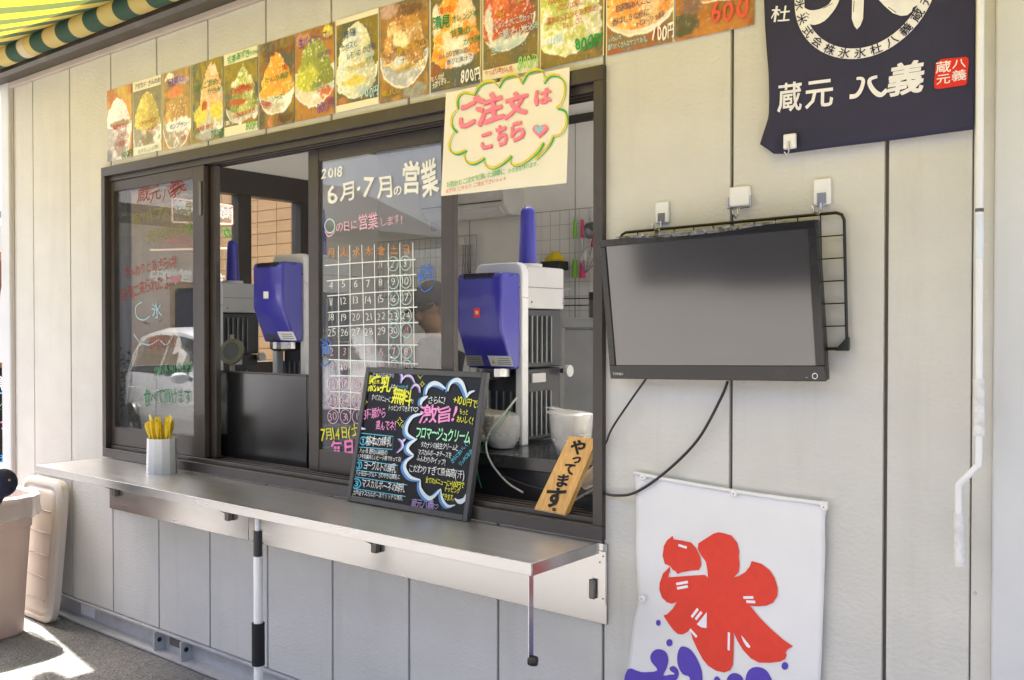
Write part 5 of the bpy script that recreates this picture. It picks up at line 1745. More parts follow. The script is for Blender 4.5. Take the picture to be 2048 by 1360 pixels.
for (bx, by, r, n, lab, up) in ((1003, 902, .062, 4, 'stack of white foam bowls in a clear bag beside the menu board', True), (1142, 902, .066, 5, 'tall stack of white foam bowls in a clear bag right of the ice shaver', True)):
    p = PZ(bx, by, CT + .001)
    p.y = min(p.y, .30)
    p = P(bx, by, .27)
    p.z = CT + .001
    t = thing('bowl_stack', lab, 'bowls', p, 'bagged foam bowls')
    for i in range(n):
        MB().lathe(bowl_prof(r, .055), p + Vector((RND.uniform(-.002, .002), RND.uniform(-.002, .002), i * .020 + .002)), 28).build('bowl', M_FOAM, t, smooth=True)
    hb = n * .020 + .045
    rr = []
    for (q, z) in ((.5, 0.0005), (.72, .004), (1.0, hb * .35), (1.10, hb * .7), (1.12, hb), (1.05, hb + .008), (.75, hb + .014), (.42, hb + .018), (.25, hb + .024), (.34, hb + .036)):
        rr.append([p + Vector((r * q * (1 + RND.uniform(-.10, .10)) * math.cos(a), r * q * (1 + RND.uniform(-.10, .10)) * math.sin(a), z + RND.uniform(-.002, .003) * (z > .01))) - Vector((.09 * max(0, z - hb) / .036, 0, .5 * max(0, z - hb))) for a in [i * math.pi / 12 for i in range(24)]])
    MB().rings(rr, cap=False).build('plastic_bag', M_BAG, t, smooth=True)

# cords hanging inside the right opening
for pts, r, m, lab in (([(1034, 795, .16), (1010, 825, .124), (980, 862, .118), (972, 895, .118), (985, 930, .116), (1015, 965, .112), (1046, 985, .108)], .0035, M_CASEG, 'white cord curving down inside the right window opening'),
                       ([(1030, 800, .16), (1005, 845, .13), (968, 888, .112), (955, 920, .112), (956, 950, .112), (963, 975, .108)], .0016, mat('green_wire', (.03, .25, .09), rough=.4), 'thin green wire hanging inside the right window opening'),
                       ([(1000, 950, .114), (1060, 972, .110), (1120, 985, .105)], .002, M_MBLK, 'thin dark wire lying along the right window track'),
                       ([(1150, 1000, .09), (1175, 985, .10), (1205, 968, .11)], .004, M_CASEG, 'grey tube end beside the wooden sign')):
    o = MB().tube(catmull([P(x, y, Y) for x, y, Y in pts], 6), r, 7).build('loose_cord', m, None, smooth=True)
    tag(o, lab, 'cord')
pcup = thing('paper_cup', 'white paper cup lying in the right window corner', 'cup', P(1180, 960, .118))
MB().lathe([(.0001, -.045), (.022, -.045), (.034, .045), (.036, .046), (.030, .044), (.019, -.041), (.0001, -.041)], P(1186, 955, .122) + Vector((0, -.0, 0)), 20, ax=(.8, -.1, .5)).build('cup', M_FOAM, pcup, smooth=True)

# back wall: air conditioner, racks, utensils
ac1 = P(1008, 430, 2.60)
ac = thing('air_conditioner', 'white wall air conditioner on the back wall of the kiosk', 'air conditioner', ac1)
zb = ac1.z + .012
pr = [(BWY - .001, zb), (2.66, zb), (2.60, zb + .06), (2.59, zb + .26), (2.64, zb + .29), (BWY - .001, zb + .29)]
MB().prism([(ac1.x - .80, y, z) for y, z in pr], (.80, 0, 0)).build('body', mat('ac_white', (.62, .61, .58), rough=.35), ac, bevel=.01, seg=3)
MB().prism([(ac1.x - .76, 2.668, zb - .002), (ac1.x - .04, 2.668, zb - .002), (ac1.x - .04, 2.604, zb + .056), (ac1.x - .76, 2.604, zb + .056)], (0, -.006, -.006)).build('louver', M_CASE, ac)
B(ac1.x - .78, ac1.x - .02, 2.589, 2.597, zb + .085, zb + .092).build('seam', M_GREYHINGE, ac)
MB().tube([(ac1.x - .83, BWY - .03, zb + .15), (ac1.x - .86, BWY - .03, zb + .10), (ac1.x - .85, BWY - .03, zb - .05)], .02, 10).build('pipe', M_CASEG, ac)


M_RACK = mat('rack_wire', (.45, .44, .42), rough=.4, metal=.5)


def rack(name_lab, pa, pb, nx, nz):
    t = thing('wire_rack', name_lab, 'rack', pb)
    y = BWY - .03
    x0, x1, z0, z1 = pa.x, pb.x, pb.z, pa.z
    MB().tube([(x0, y, z0), (x1, y, z0), (x1, y, z1), (x0, y, z1), (x0, y, z0)], .0045, 6).build('frame_wire', M_RACK, t)
    for i in range(1, nx):
        x = x0 + (x1 - x0) * i / nx
        MB().tube([(x, y, z0), (x, y, z1)], 0.0016, 5).build('wire', M_RACK, t)
    for i in range(1, nz):
        z = z0 + (z1 - z0) * i / nz
        MB().tube([(x0, y + .004, z), (x1, y + .004, z)], 0.0016, 5).build('wire', M_RACK, t)
    return t


Yr = BWY - .03
rack('wire rack with hanging ladles under the air conditioner', P(756, 485, Yr), P(953, 590, Yr), 18, 6)
rack('wire rack with utensils at the right of the back wall', P(1046, 428, Yr), P(1260, 650, Yr), 11, 8)
for i in range(4):
    p = P(926 + i * 5, 492, Yr - .02)
    t = MB().tube([p + Vector((0, 0, .01)), p - Vector((0, 0, .34 - .02 * i))], .006, 6).add(*(lambda m_: (m_.v, m_.f))(MB().lathe([(.0001, -.02), (.025, -.012), (.032, .008), (.0001, .0)], p - Vector((0, 0, .35 - .02 * i)), 10))).build('ladle', M_STAIN2, None)
    tag(t, 'steel ladle hanging from the wire rack under the air conditioner', 'ladle', 'ladles on the rack')
for px_0, c, nm in ((1150, (.22, .55, .05), 'green'), (1165, (.75, .06, .20), 'pink')):
    p = P(px_0, 448, Yr - .02)
    t = thing('spatula', nm + ' handled spatula hanging on the utensil rack', 'spatula', p - Vector((0, 0, .3)), 'spatulas on the rack')
    cm = mat(nm + '_silicone', c, rough=.45)
    MB().tube([p + Vector((0, 0, .03)), p - Vector((0, 0, .09))], [.010, .016], 8).build('handle', cm, t, smooth=True)
    MB().tube([p - Vector((0, 0, .09)), p - Vector((0, 0, .24))], .005, 6).build('shaft', M_STAIN2, t)
    MB().tube([p - Vector((0, 0, .24)), p - Vector((0, 0, .36))], [.016, .022], 8).build('head', cm, t, smooth=True)
p = P(1181, 461, Yr - .03)
stn = thing('strainer', 'small round tea strainer on the utensil rack', 'strainer', p)
MB().lathe([(.055, .0), (.052, .012), (.04, .03), (.0001, .04)], p, 18, ax=(0, 1, 0)).build('mesh_bowl', mat('mesh_steel', (.35, .34, .32), rough=.4, metal=.8), stn, smooth=True)
MB().tube([p + Vector((.055 * math.cos(a), 0, .055 * math.sin(a))) for a in [i * math.pi / 10 for i in range(21)]], .004, 6).build('rim', M_STAIN2, stn)
MB().tube([p + Vector((0, 0, .055)), p + Vector((0, 0, .13))], .004, 6).build('handle', M_STAIN2, stn)
h0, h1, h2 = P(1199, 438, Yr - .06), P(1184, 490, Yr - .06), P(1171, 546, Yr - .06)
wk = thing('whisk', 'wire whisk with a red handle hanging on the utensil rack', 'whisk', h1)
MB().tube([h0, h1], [.017, .012], 10).build('handle', mat('red_handle', (.45, .03, .03), rough=.35), wk, smooth=True)
d_ = (h2 - h1)
sd_ = d_.cross(Vector((0, 1, 0))).normalized()
for i in range(6):
    a = i * math.pi / 6
    off = sd_ * math.cos(a) + Vector((0, 1, 0)) * math.sin(a)
    loop = [h1 + d_ * f + off * (.055 * math.sin(math.pi * min(1, f ** .8)) * (1 if f < .98 else 0)) for f in (0, .15, .35, .6, .8, .93, 1.0)]
    loop += [h1 + d_ * f - off * (.055 * math.sin(math.pi * min(1, f ** .8))) for f in (.93, .8, .6, .35, .15, 0)]
    MB().tube(catmull(loop, 3), .0022, 5).build('wire', M_STAIN2, wk, smooth=True)
bk = thing('wall_basket', 'black basket holding yellow sponges on the utensil rack', 'basket', P(1108, 540, Yr - .06))
b0, b1 = P(1089, 524, Yr - .07), P(1128, 540, Yr - .07)
B(b0.x, b1.x, Yr - .12, Yr - .015, b1.z, b0.z).build('tray', M_MBLK, bk, bevel=.005)
sp_ = P(1110, 517, Yr - .07)
o = MB().lathe([(.0001, -.03), (.06, -.03), (.07, -.005), (.045, .02), (.02, .045), (.0001, .04)], sp_, 9, sx=1.2, sy=.7).build('sponge', mat('yellow_sponge', (.75, .55, .02), rough=.8, bump=.5, bscale=80), None)
tag(o, 'yellow sponge lying in the black wall basket', 'sponge')
fr0 = P(1128, 636, 1.95)
fr = thing('freezer', 'grey chest freezer standing at the right of the kiosk room', 'freezer', (fr0.x + .5, 2.3, FLZ))
M_FRZ = mat('freezer_grey', (.42, .43, .44), rough=.4)
B(fr0.x, fr0.x + 1.3, 1.95, BWY - .06, FLZ + .04, fr0.z - .06).build('cabinet', M_FRZ, fr, bevel=.01)
B(fr0.x - .005, fr0.x + 1.305, 1.935, BWY - .05, fr0.z - .057, fr0.z).build('lid', M_FRZ, fr, bevel=.01)
for x in (.1, 1.2):
    B(fr0.x + x - .03, fr0.x + x + .03, 2.0, 2.06, FLZ, FLZ + .039).build('foot', M_BLACKPL, fr)
bt = PZ(1190, 637, fr0.z)
bt.y, bt.z = 2.02, fr0.z
bt.x = P(1190, 630, 2.02).x
ths = thing('flask', 'black topped steel flask standing on the grey freezer', 'flask', bt)
MB().tube([bt, bt + Vector((0, 0, .10))], .034, 14).build('body', mat('flask_brown', (.10, .08, .075), rough=.35), ths)
MB().tube([bt + Vector((0, 0, .1005)), bt + Vector((0, 0, .145))], .036, 14).build('cap', M_BLACKPL, ths)
s0, s1 = P(1122, 612, Yr), P(1184, 608, Yr)
sh = thing('wire_shelf', 'black wire shelf on the back wall above the freezer', 'shelf', s0)
for dz in (0, .045):
    MB().tube([(s0.x, Yr - .1, s0.z + dz), (s1.x + .5, Yr - .1, s0.z + dz)], .004, 6).build('rail', M_WIRE, sh)
MB().tube([(s0.x, Yr - .1, s0.z), (s0.x, Yr + .025, s0.z), (s0.x, Yr - .1, s0.z + .045), (s0.x, Yr - .1, s0.z + .09)], .004, 6).build('bracket', M_WIRE, sh)
for i in range(12):
    x = s0.x + .05 + i * .1
    MB().tube([(x, Yr - .1, s0.z), (x, Yr + .025, s0.z)], .002, 5).build('rail', M_WIRE, sh)


# ================================================================ people
def blobs_to_mesh(mb, voxel, it=3):
    me = bpy.data.meshes.new('tmp')
    me.from_pydata([tuple(v) for v in mb.v], [], mb.f)
    bm = bmesh.new()
    bm.from_mesh(me)
    bmesh.ops.recalc_face_normals(bm, faces=bm.faces)
    bm.to_mesh(me)
    bm.free()
    o = bpy.data.objects.new('tmp', me)
    COL.objects.link(o)
    r = o.modifiers.new('r', 'REMESH')
    r.mode = 'VOXEL'
    r.voxel_size = voxel
    s = o.modifiers.new('s', 'SMOOTH')
    s.factor = .5
    s.iterations = it
    bpy.context.view_layer.update()
    ev = o.evaluated_get(bpy.context.evaluated_depsgraph_get())
    out = bpy.data.meshes.new_from_object(ev)
    bpy.data.objects.remove(o)
    bpy.data.meshes.remove(me)
    return out


def ell(mb, c, rx, ry, rz, n=14, tilt=None):
    c = Vector(c)
    rings = []
    for i in range(1, 10):
        a = math.pi * i / 10
        ring = []
        for k_ in range(n):
            t = 2 * math.pi * k_ / n
            v = Vector((rx * math.sin(a) * math.cos(t), ry * math.sin(a) * math.sin(t), -rz * math.cos(a)))
            if tilt:
                v = tilt @ v
            ring.append(c + v)
        rings.append(ring)
    mb.rings(rings)


def person(label, base, yaw, S, skin, top, low, hair, arms, cap=None, lean=0.0, head_yaw=0.0, head_pitch=0.0, voxel=.008, sleeve=1.0, long_sleeve=True):
    """S = standing height; local +Y is forward, +X is the right hand side"""
    R = Matrix.Rotation(yaw, 3, 'Z')
    base = Vector(base)
    G = lambda x, y, z: base + R @ Vector((x * S, (y + lean * max(0, z - .5)) * S, z * S))
    t = thing('person', label, 'person', base)
    mb = MB()
    for s in (-1, 1):
        mb.tube([G(.052 * s, 0, .50), G(.056 * s, .008, .40), G(.056 * s, .008, .28), G(.057 * s, -.006, .16), G(.058 * s, -.012, .05), G(.058 * s, -.01, .03)], [.052 * S, .050 * S, .036 * S, .035 * S, .024 * S, .026 * S], 12)
        ell(mb, G(.062 * s, .035, .022), .030 * S, .070 * S, .022 * S, tilt=R)
    tr = []
    for z, w, d in ((.47, .085, .062), (.52, .098, .070), (.58, .090, .064), (.66, .096, .066), (.74, .108, .068), (.79, .108, .060), (.82, .080, .048), (.84, .040, .040)):
        tr.append([G(w * math.cos(a), d * math.sin(a) + .005, z) for a in [i * math.pi / 10 for i in range(20)]])
    mb.rings(tr)
    mb.tube([G(0, -.004, .82), G(0, .006, .885)], [.034 * S, .031 * S], 12)
    RH = R @ Matrix.Rotation(head_yaw, 3, 'Z') @ Matrix.Rotation(head_pitch, 3, 'X')
    hc = G(0, .012, .93)
    H = lambda x, y, z: hc + RH @ Vector((x * S, y * S, z * S))
    ell(mb, H(0, -.006, .012), .045 * S, .056 * S, .058 * S, tilt=RH)
    ell(mb, H(0, .014, -.030), .035 * S, .040 * S, .038 * S, tilt=RH)
    ell(mb, H(0, .054, -.012), .0095 * S, .015 * S, .017 * S, tilt=RH)
    ell(mb, H(0, .046, -.036), .016 * S, .008 * S, .007 * S, tilt=RH)
    for s in (-1, 1):
        ell(mb, H(.046 * s, -.006, -.006), .006 * S, .012 * S, .018 * S, tilt=RH)
    for s in (-1, 1):
        sh, el, wr = arms[0 if s < 0 else 1]
        sh = sh if isinstance(sh, Vector) else G(*sh)
        el = el if isinstance(el, Vector) else G(*el)
        wr = wr if isinstance(wr, Vector) else G(*wr)
        mb.tube([sh, sh.lerp(el, .5), el, el.lerp(wr, .5), wr], [.036 * S * sleeve, .031 * S * sleeve, .029 * S * sleeve, .024 * S * sleeve, .017 * S], 12)
        ell(mb, el, .029 * S * sleeve, .029 * S * sleeve, .029 * S * sleeve)
        d = (wr - el).normalized()
        sd = d.orthogonal().normalized()
        if abs(sd.z) > .7:
            sd = d.cross(sd).normalized()
        nr = d.cross(sd)
        mb.tube([wr, wr + d * .028 * S, wr + d * .056 * S], [.016 * S, .022 * S, .021 * S], 10)
        for f in range(4):
            b = wr + d * .05 * S + sd * ((f - 1.5) * .0115 * S)
            ln = (.040, .046, .043, .034)[f] * S
            mb.tube([b, b + d * ln * .5 + nr * .004 * S, b + d * ln * .9 + nr * .016 * S], [.0058 * S, .0054 * S, .0045 * S], 7)
        b = wr + d * .018 * S + sd * .018 * S
        mb.tube([b, b + d * .022 * S + sd * .016 * S, b + d * .042 * S + sd * .022 * S + nr * .008 * S], [.0075 * S, .0065 * S, .0052 * S], 7)
    me = blobs_to_mesh(mb, voxel, 2)
    for m in (skin, top, low):
        me.materials.append(m)
    wrs = [(a[2] if isinstance(a[2], Vector) else G(*a[2])) for a in arms]
    els = [(a[1] if isinstance(a[1], Vector) else G(*a[1])) for a in arms]
    for p in me.polygons:
        c = p.center
        z = (c.z - base.z) / S
        near = min((c - w).length for w in wrs)
        idx = 1
        if z > .835 and (c - hc).length < .13 * S and z > .84:
            idx = 0
        elif z < .03:
            idx = 2
        elif z < .50 and all((c - w).length > .10 * S and (c - e).length > .10 * S for w, e in zip(wrs, els)):
            idx = 2
        for w, e in zip(wrs, els):
            dd = (w - e).normalized()
            if (c - w).dot(dd) > -.004 * S and (c - w).length < .13 * S:
                idx = 0
        p.material_index = idx
        p.use_smooth = True
    for v in me.vertices:
        v.co -= base
    o = bpy.data.objects.new('body', me)
    COL.objects.link(o)
    o.parent = t
    ORG[o.name] = base
    hm2 = MB()
    rings = []
    for i in range(0, 8):
        a = math.pi * (i / 13)
        rings.append([H(.0500 * math.sin(a) * math.cos(q) if i else 0.0005 * math.cos(q), -.008 + .0605 * math.sin(a) * math.sin(q) - (.012 if math.sin(q) > .3 else 0) * (i > 5) if i else -.008 + .0005 * math.sin(q), .014 + .0625 * math.cos(a) - (.030 * (math.sin(q) < .25)) * (i > 6)) for q in [k_ * math.pi / 12 for k_ in range(24)]])
    hm2.rings(rings, cap=False)
    hm2.build('hair', hair, t, smooth=True)
    for s in (-1, 1):
        MB().lathe([(.0001, .0035 * S), (.0030 * S, .0030 * S), (.0042 * S, 0)], H(.0185 * s, .0478, .001), 10, ax=RH @ Vector((.15 * s, 1, 0))).build('eye', mat('eye_dark', (.02, .015, .012), rough=.2), t)
    for s in (-1, 1):
        MB().tube([H(.008 * s, .0525, .014), H(.020 * s, .0515, .017), H(.032 * s, .044, .013)], [.0014 * S, .0020 * S, .0010 * S], 6).build('eyebrow', hair, t)
    MB().tube([H(-.015, .0520, -.037), H(0, .0555, -.036), H(.015, .0520, -.037)], [.0012 * S, .0030 * S, .0012 * S], 6).build('mouth', mat('lip', (.22, .08, .06), rough=.5), t)
    if cap:
        cm = MB()
        rings = []
        for i in range(0, 8):
            a = math.pi * (i / 14.5)
            rings.append([H((.0525 * math.sin(a) + .0004) * math.cos(q), -.006 + (.0635 * math.sin(a) + .0004) * math.sin(q), .018 + .064 * math.cos(a)) for q in [k_ * math.pi / 12 for k_ in range(24)]])
        cm.rings(rings, cap=False)
        co = cm.build('cap', cap, t, smooth=True)
        bm_ = MB()
        rings = []
        for f in (0, .5, 1.0):
            rings.append([H((.050 - .004 * f) * math.cos(q), -.006 + .060 * math.sin(q) + .050 * f * math.sin(q), .020 - .012 * f + .004 * math.cos(q) ** 2 * -1) for q in [math.pi * (.12 + .76 * k_ / 12) for k_ in range(13)]])
        bm_.rings(rings, closed=False)
        bm_.build('cap_brim', cap, co, smooth=True)
    return t


M_SKIN = mat('skin', (.34, .19, .12), rough=.55, var=.08)
M_NAVYC = mat('navy_wear', (.014, .016, .038), rough=.85, var=.2, scale=20, bump=.3, bscale=90)
M_DARKW = mat('dark_wear', (.018, .018, .022), rough=.85, var=.2, scale=20)
M_HAIR = mat('dark_hair', (.012, .010, .009), rough=.5)
hp = P(872, 640, .95)
fdir = Vector((-.35, -.94))
yawW = math.atan2(-fdir.x, fdir.y)
Sx = (P(868, 566, .95).z - FLZ) / 1.005
person('person in a dark cap and dark shirt working inside behind the calendar pane', (hp.x, .95, FLZ), yawW, Sx, M_SKIN, M_DARKW, M_DARKW, M_HAIR,
       (((-.115, 0, .80), (-.15, .04, .64), (-.10, .17, .60)), ((.115, 0, .80), (.15, .04, .64), (.10, .17, .60))), cap=M_NAVYC, head_pitch=-.25, head_yaw=0.1)
# someone at the left edge of the picture, arm held out over the bin
elb = CAM + ray(4, 966) * 3.95
shd = CAM + ray(-90, 940) * 4.0
wst = CAM + ray(-78, 1078) * 4.05
ft = CAM + ray(-78, 900) * 4.0
person('person in a navy jacket and dark trousers cut off by the left edge', (ft.x, ft.y, 0), -.25, 1.22, M_SKIN, M_NAVYC, M_DARKW, M_HAIR,
       (((-.115, 0, .80), (-.15, -.06, .64), (-.15, -.05, .47)), (shd, elb, wst)), sleeve=1.75, voxel=.009)
bd = elb + (RGT * .80 + UPV * .28 - FWD * .53) * .0615
MB().lathe([(.0001, .002), (.004, .0015), (.0055, -.001)], bd, 10, ax=(RGT * .80 + UPV * .28 - FWD * .53)).build('gold_badge', mat('gold_thread', (.45, .30, .04), rough=.4), [o for o in bpy.data.objects if o.name.startswith('person') and o.get('label', '').startswith('person in a navy')][0])

# ================================================================ bin and its lid
def rrect(cx, cy, hx, hy, z, n=40, e=4.0):
    out = []
    for i in range(n):
        a = 2 * math.pi * i / n
        c, s = math.cos(a), math.sin(a)
        out.append(Vector((cx + hx * math.copysign(abs(c) ** (2 / e), c), cy + hy * math.copysign(abs(s) ** (2 / e), s), z)))
    return out


M_BIN = mat('bin_plastic', (.72, .56, .48), rough=.45, var=.08, scale=4, dirt=(.5, .44, .38), dscale=6, damount=.4, trans=.08)
M_LID = mat('lid_plastic', (.60, .54, .48), rough=.45, var=.06, scale=4, dirt=(.42, .38, .33), dscale=8, damount=.4)
bc = Vector((-5.045, -0.41, 0))
bn = thing('rubbish_bin', 'pale pink plastic rubbish bin with a clear bag folded over its rim', 'bin', bc)
HB = .70
prof = [(.185, .165, .003), (.19, .17, .012), (.205, .185, .30), (.222, .20, HB - .16), (.228, .206, HB - .155), (.232, .210, HB - .02), (.252, .230, HB - .018), (.254, .232, HB), (.226, .204, HB), (.216, .194, HB - .1), (.18, .16, .02)]
rings = [rrect(bc.x, bc.y, a, b, z) for a, b, z in prof]
MB().rings(rings).build('body', M_BIN, bn, smooth=True)
for dx in (-.08, .085):
    MB().tube([(bc.x + dx, bc.y - .171, .05), (bc.x + dx * 1.04, bc.y - .188, .32), (bc.x + dx * 1.08, bc.y - .201, HB - .2)], .006, 6).build('rib', M_BIN, bn, smooth=True)
bag = []
r_ = random.Random(3)
for a, b, z, w in ((.214, .192, HB - .12, .0), (.222, .200, HB + .002, .004), (.245, .222, HB + .012, .005), (.259, .237, HB + .004, .004), (.261, .239, HB - .04, .006), (.262, .240, HB - .10, .010)):
    rg = rrect(bc.x, bc.y, a, b, z, 60)
    bag.append([p + Vector((r_.uniform(-w, w), r_.uniform(-w, w), r_.uniform(-w, w) * 1.2)) for p in rg])
MB().rings(bag, cap=False).build('bag_liner', glass('bin_bag', (.92, .91, .89), .10, .15, wave=40, haze=.35), bn, smooth=True)

ld = thing('bin_lid', 'beige ribbed plastic bin lid leaning on the kiosk wall', 'lid', (-5.12, -.06, 0))
lx0, lx1, lh = -5.33, -4.865, .74
tl = Matrix.Rotation(math.radians(-5.0), 3, 'X')
Lp = lambda x, y, z: Vector((x, -.145 + y, .002)) + tl @ Vector((0, 0, z)) * 1.0


def lring(dx, y, e=7.0):
    cx, hx, hz = (lx0 + lx1) / 2, (lx1 - lx0) / 2 + dx, lh / 2 + dx
    out = []
    for i in range(56):
        a = 2 * math.pi * i / 56
        c, s = math.cos(a), math.sin(a)
        out.append(Lp(cx + hx * math.copysign(abs(c) ** (2 / e), c), y, lh / 2 + hz * math.copysign(abs(s) ** (2 / e), s)))
    return out


MB().rings([lring(-.03, .050), lring(0, .050), lring(0, .016), lring(-.012, .004), lring(-.030, .002), lring(-.034, .014), lring(-.048, .016), lring(-.055, .004), lring(-.07, .000)]).build('shell', M_LID, ld, smooth=True)
for i in range(5):
    z = .12 + i * .115
    a, b = Lp(lx0 + .08, -.001, z), Lp(lx1 - .075, -.001, z)
    MB().tube([a, b], .0035, 6).build('rib', mat('lid_rib', (.42, .36, .31), rough=.5), ld)

# ================================================================ asphalt details
def crack_path(a, b, n, w, seed):
    r = random.Random(seed)
    pts = [Vector(a).lerp(Vector(b), i / n) + Vector((r.uniform(-w, w), r.uniform(-w, w), 0)) for i in range(n + 1)]
    return pts


# ================================================================ tiled neighbour seen through the side door
TY = 3.3
nb = thing('tiled_building', 'sunlit neighbouring building clad in tan tiles seen through the side door', 'building', (-9, TY, 0))
M_TILE = mat('tan_tile', (.60, .36, .155), rough=.6, var=.10, scale=9, perobj=.06, bump=.1, bscale=80)
M_JOINT = mat('tile_joint', (.34, .21, .10), rough=.9)
B(-12.5, -6.0, TY + .006, TY + 4, 0, 4.6).build('wall', M_JOINT, nb)
tile = None
x0 = -9.75
for i in range(11):
    for j in range(17):
        x, z = x0 + i * .30, 1.00 + j * .113
        if tile is None:
            tile = B(-.146, .146, -.006, .0055, 0, .107).build('tile', M_TILE, nb, bevel=.003, loc=Vector((x, TY, z)) - org(nb))
            tile.data.transform(Matrix.Translation(Vector((9, -TY, 0)) + Vector((x, TY, z)) - org(nb) * 0 - Vector((9, -TY, 0)) - Vector((x, TY, z))))
            me = tile.data
            o0 = Vector((x, TY, z))
            bm = bmesh.new()
            bmesh.ops.create_cube(bm, size=1)
            for v in bm.verts:
                v.co = Vector((v.co.x * .292, v.co.y * .011, v.co.z * .106 + .053))
            bm.to_mesh(me)
            bm.free()
            tile.location = o0 - org(nb)
        else:
            c = tile.copy()
            COL.objects.link(c)
            c.parent = nb
            c.location = Vector((x, TY, z)) - org(nb)
for z0, z1, xa, xb in ((0, .995, -12.4, -6.05), (2.93, 4.5, -12.4, -6.05), (.996, 2.929, -12.4, -9.91), (.996, 2.929, -6.59, -6.05)):
    B(xa, xb, TY - .005, TY + .005, z0, z1).build('cladding', M_TILE, nb)
B(-12.7, -5.85, TY - .25, TY + 4.2, 4.6, 4.75).build('roof', mat('roof_dark', (.06, .06, .065), rough=.6), nb)

# ================================================================ things glimpsed past the left corner
def at(px, py, d):
    return CAM + ray(px, py) * d


ez = thing('wooden_easel', 'brown wooden easel standing beyond the left corner of the kiosk', 'easel', PZ(4, 1010, 0) * 0 + Vector((at(6, 700, 8.2).x, at(6, 700, 8.2).y, 0)))
M_WDB = mat('brown_wood', (.20, .065, .03), rough=.5, var=.2, stretch=(8, 8, 1))
e0 = at(6, 512, 8.2)
f1 = at(22, 700, 8.15)
dirl = (f1 - e0)
MB().tube([e0, e0 + dirl * ((e0.z - 0.0) / (e0.z - f1.z))], .020, 8).build('leg', M_WDB, ez)
MB().tube([e0, Vector((e0.x - .45, e0.y - .1, 0))], .020, 8).build('leg', M_WDB, ez)
MB().tube([e0, Vector((e0.x - .1, e0.y + .5, 0))], .018, 8).build('rear_leg', M_WDB, ez)
MB().obox(e0 + Vector((0, 0, .0)), RGT * .10, Vector((FWD.x, FWD.y, 0)) * .02, Vector((0, 0, .035))).build('head_rail', mat('orange_wood', (.42, .17, .05), rough=.5), ez)
cb0, cb1 = at(-60, 735, 8.0), at(19, 925, 8.0)
chb = thing('chalkboard', 'dark chalkboard with bright marker writing resting on the brown easel', 'chalkboard', Vector((cb1.x, cb1.y, cb1.z)))
FH = Vector((FWD.x, FWD.y, 0)).normalized()
RH_ = Vector((RGT.x, RGT.y, 0)).normalized()
cw_ = (cb1 - cb0).dot(RH_)
ch_ = cb0.z - cb1.z
cen = (cb0 + cb1) / 2
MB().obox(cen, RH_ * cw_ / 2, FH * .01, Vector((0, 0, ch_ / 2))).build('panel', M_BLACKB, chb)
MB().obox(cen + Vector((0, 0, ch_ / 2 + .022)), RH_ * (cw_ / 2 + .02), FH * .014, Vector((0, 0, .0215))).build('frame_bar', M_WDB, chb)
kp = Plane(cen - FH * .0105, RH_, (0, 0, 1))
k = Ink(kp, off=.001, step=1e-5)
k.text('#f4f6f6', '会計', (-22, 782), (22, 778), 28, .03)
k.stroke('#7ac4e8', [(-30, 792), (0, 786), (12, 790), (19, 796)], 3)
k.text('#a8e088', 'です', (-14, 820), (19, 818), 14, .02)
k.text('#f09ac8', '3', (2, 858), (18, 856), 16, .03)
k.stroke('#4ab0f0', [(10, 880), (17, 892), (14, 906), (4, 916)], 4)
k.text('#3aa0f0', '氷', (2, 926), (20, 924), 16, .03)
k.build(chb)
# pale house far beyond
M_PALE = mat('pale_render', (.62, .62, .60), rough=.8, var=.06, scale=2)
hs = thing('pale_house', 'pale house glimpsed past the left corner of the kiosk', 'house', (-24, 9, 0))
B(-30, -19.4, 6.0, 14.0, 0, 3.6).build('wall', M_PALE, hs)
MB().prism([(-30.6, 5.5, 3.6), (-18.9, 5.5, 3.6), (-18.9, 10, 5.4), (-30.6, 10, 5.4)], (0, .02, .16)).build('roof', mat('roof_blue', (.20, .24, .30), rough=.5), hs)
for i in range(3):
    w = B(-28.6 + i * 3.2, -27.0 + i * 3.2, 5.94, 5.995, 1.0, 2.3).build('window', M_POST, hs)
    B(-28.5 + i * 3.2, -27.1 + i * 3.2, 5.925, 5.939, 1.1, 2.2).build('pane', mat('far_pane', (.05, .07, .09), rough=.1), w)

# ================================================================ what the left pane mirrors: a house front, hedge and parked cars
hf = thing('shuttered_house', 'white house front with slatted shutter and dark eaves mirrored in the left pane', 'house', (-14.5, -6, 0))
B(-18, -14.2, -11.5, -2.0, 0, 3.3).build('wall', mat('white_render', (.66, .66, .65), rough=.7), hf)
for i in range(46):
    z = .15 + i * .062
    B(-14.199, -14.17, -5.6, -3.3, z, z + .052).build('slat', mat('shutter', (.55, .56, .57), rough=.4), hf)
MB().prism([(-13.3, -12.2, 3.25), (-13.3, -1.6, 3.25), (-16.5, -1.6, 4.6), (-16.5, -12.2, 4.6)], (0, 0, .15)).build('roof', mat('dark_roof', (.035, .035, .04), rough=.5), hf)
B(-13.3, -14.2 + .0, -12.0, -1.8, 3.20, 3.249).build('soffit', mat('soffit', (.16, .15, .14), rough=.7), hf)
dw = B(-14.199, -14.15, -7.6, -6.2, .2, 2.3).build('window', M_BRONZE, hf)
B(-14.149, -14.14, -7.5, -6.3, .3, 2.2).build('pane', mat('far_pane', (.05, .07, .09), rough=.1), dw)

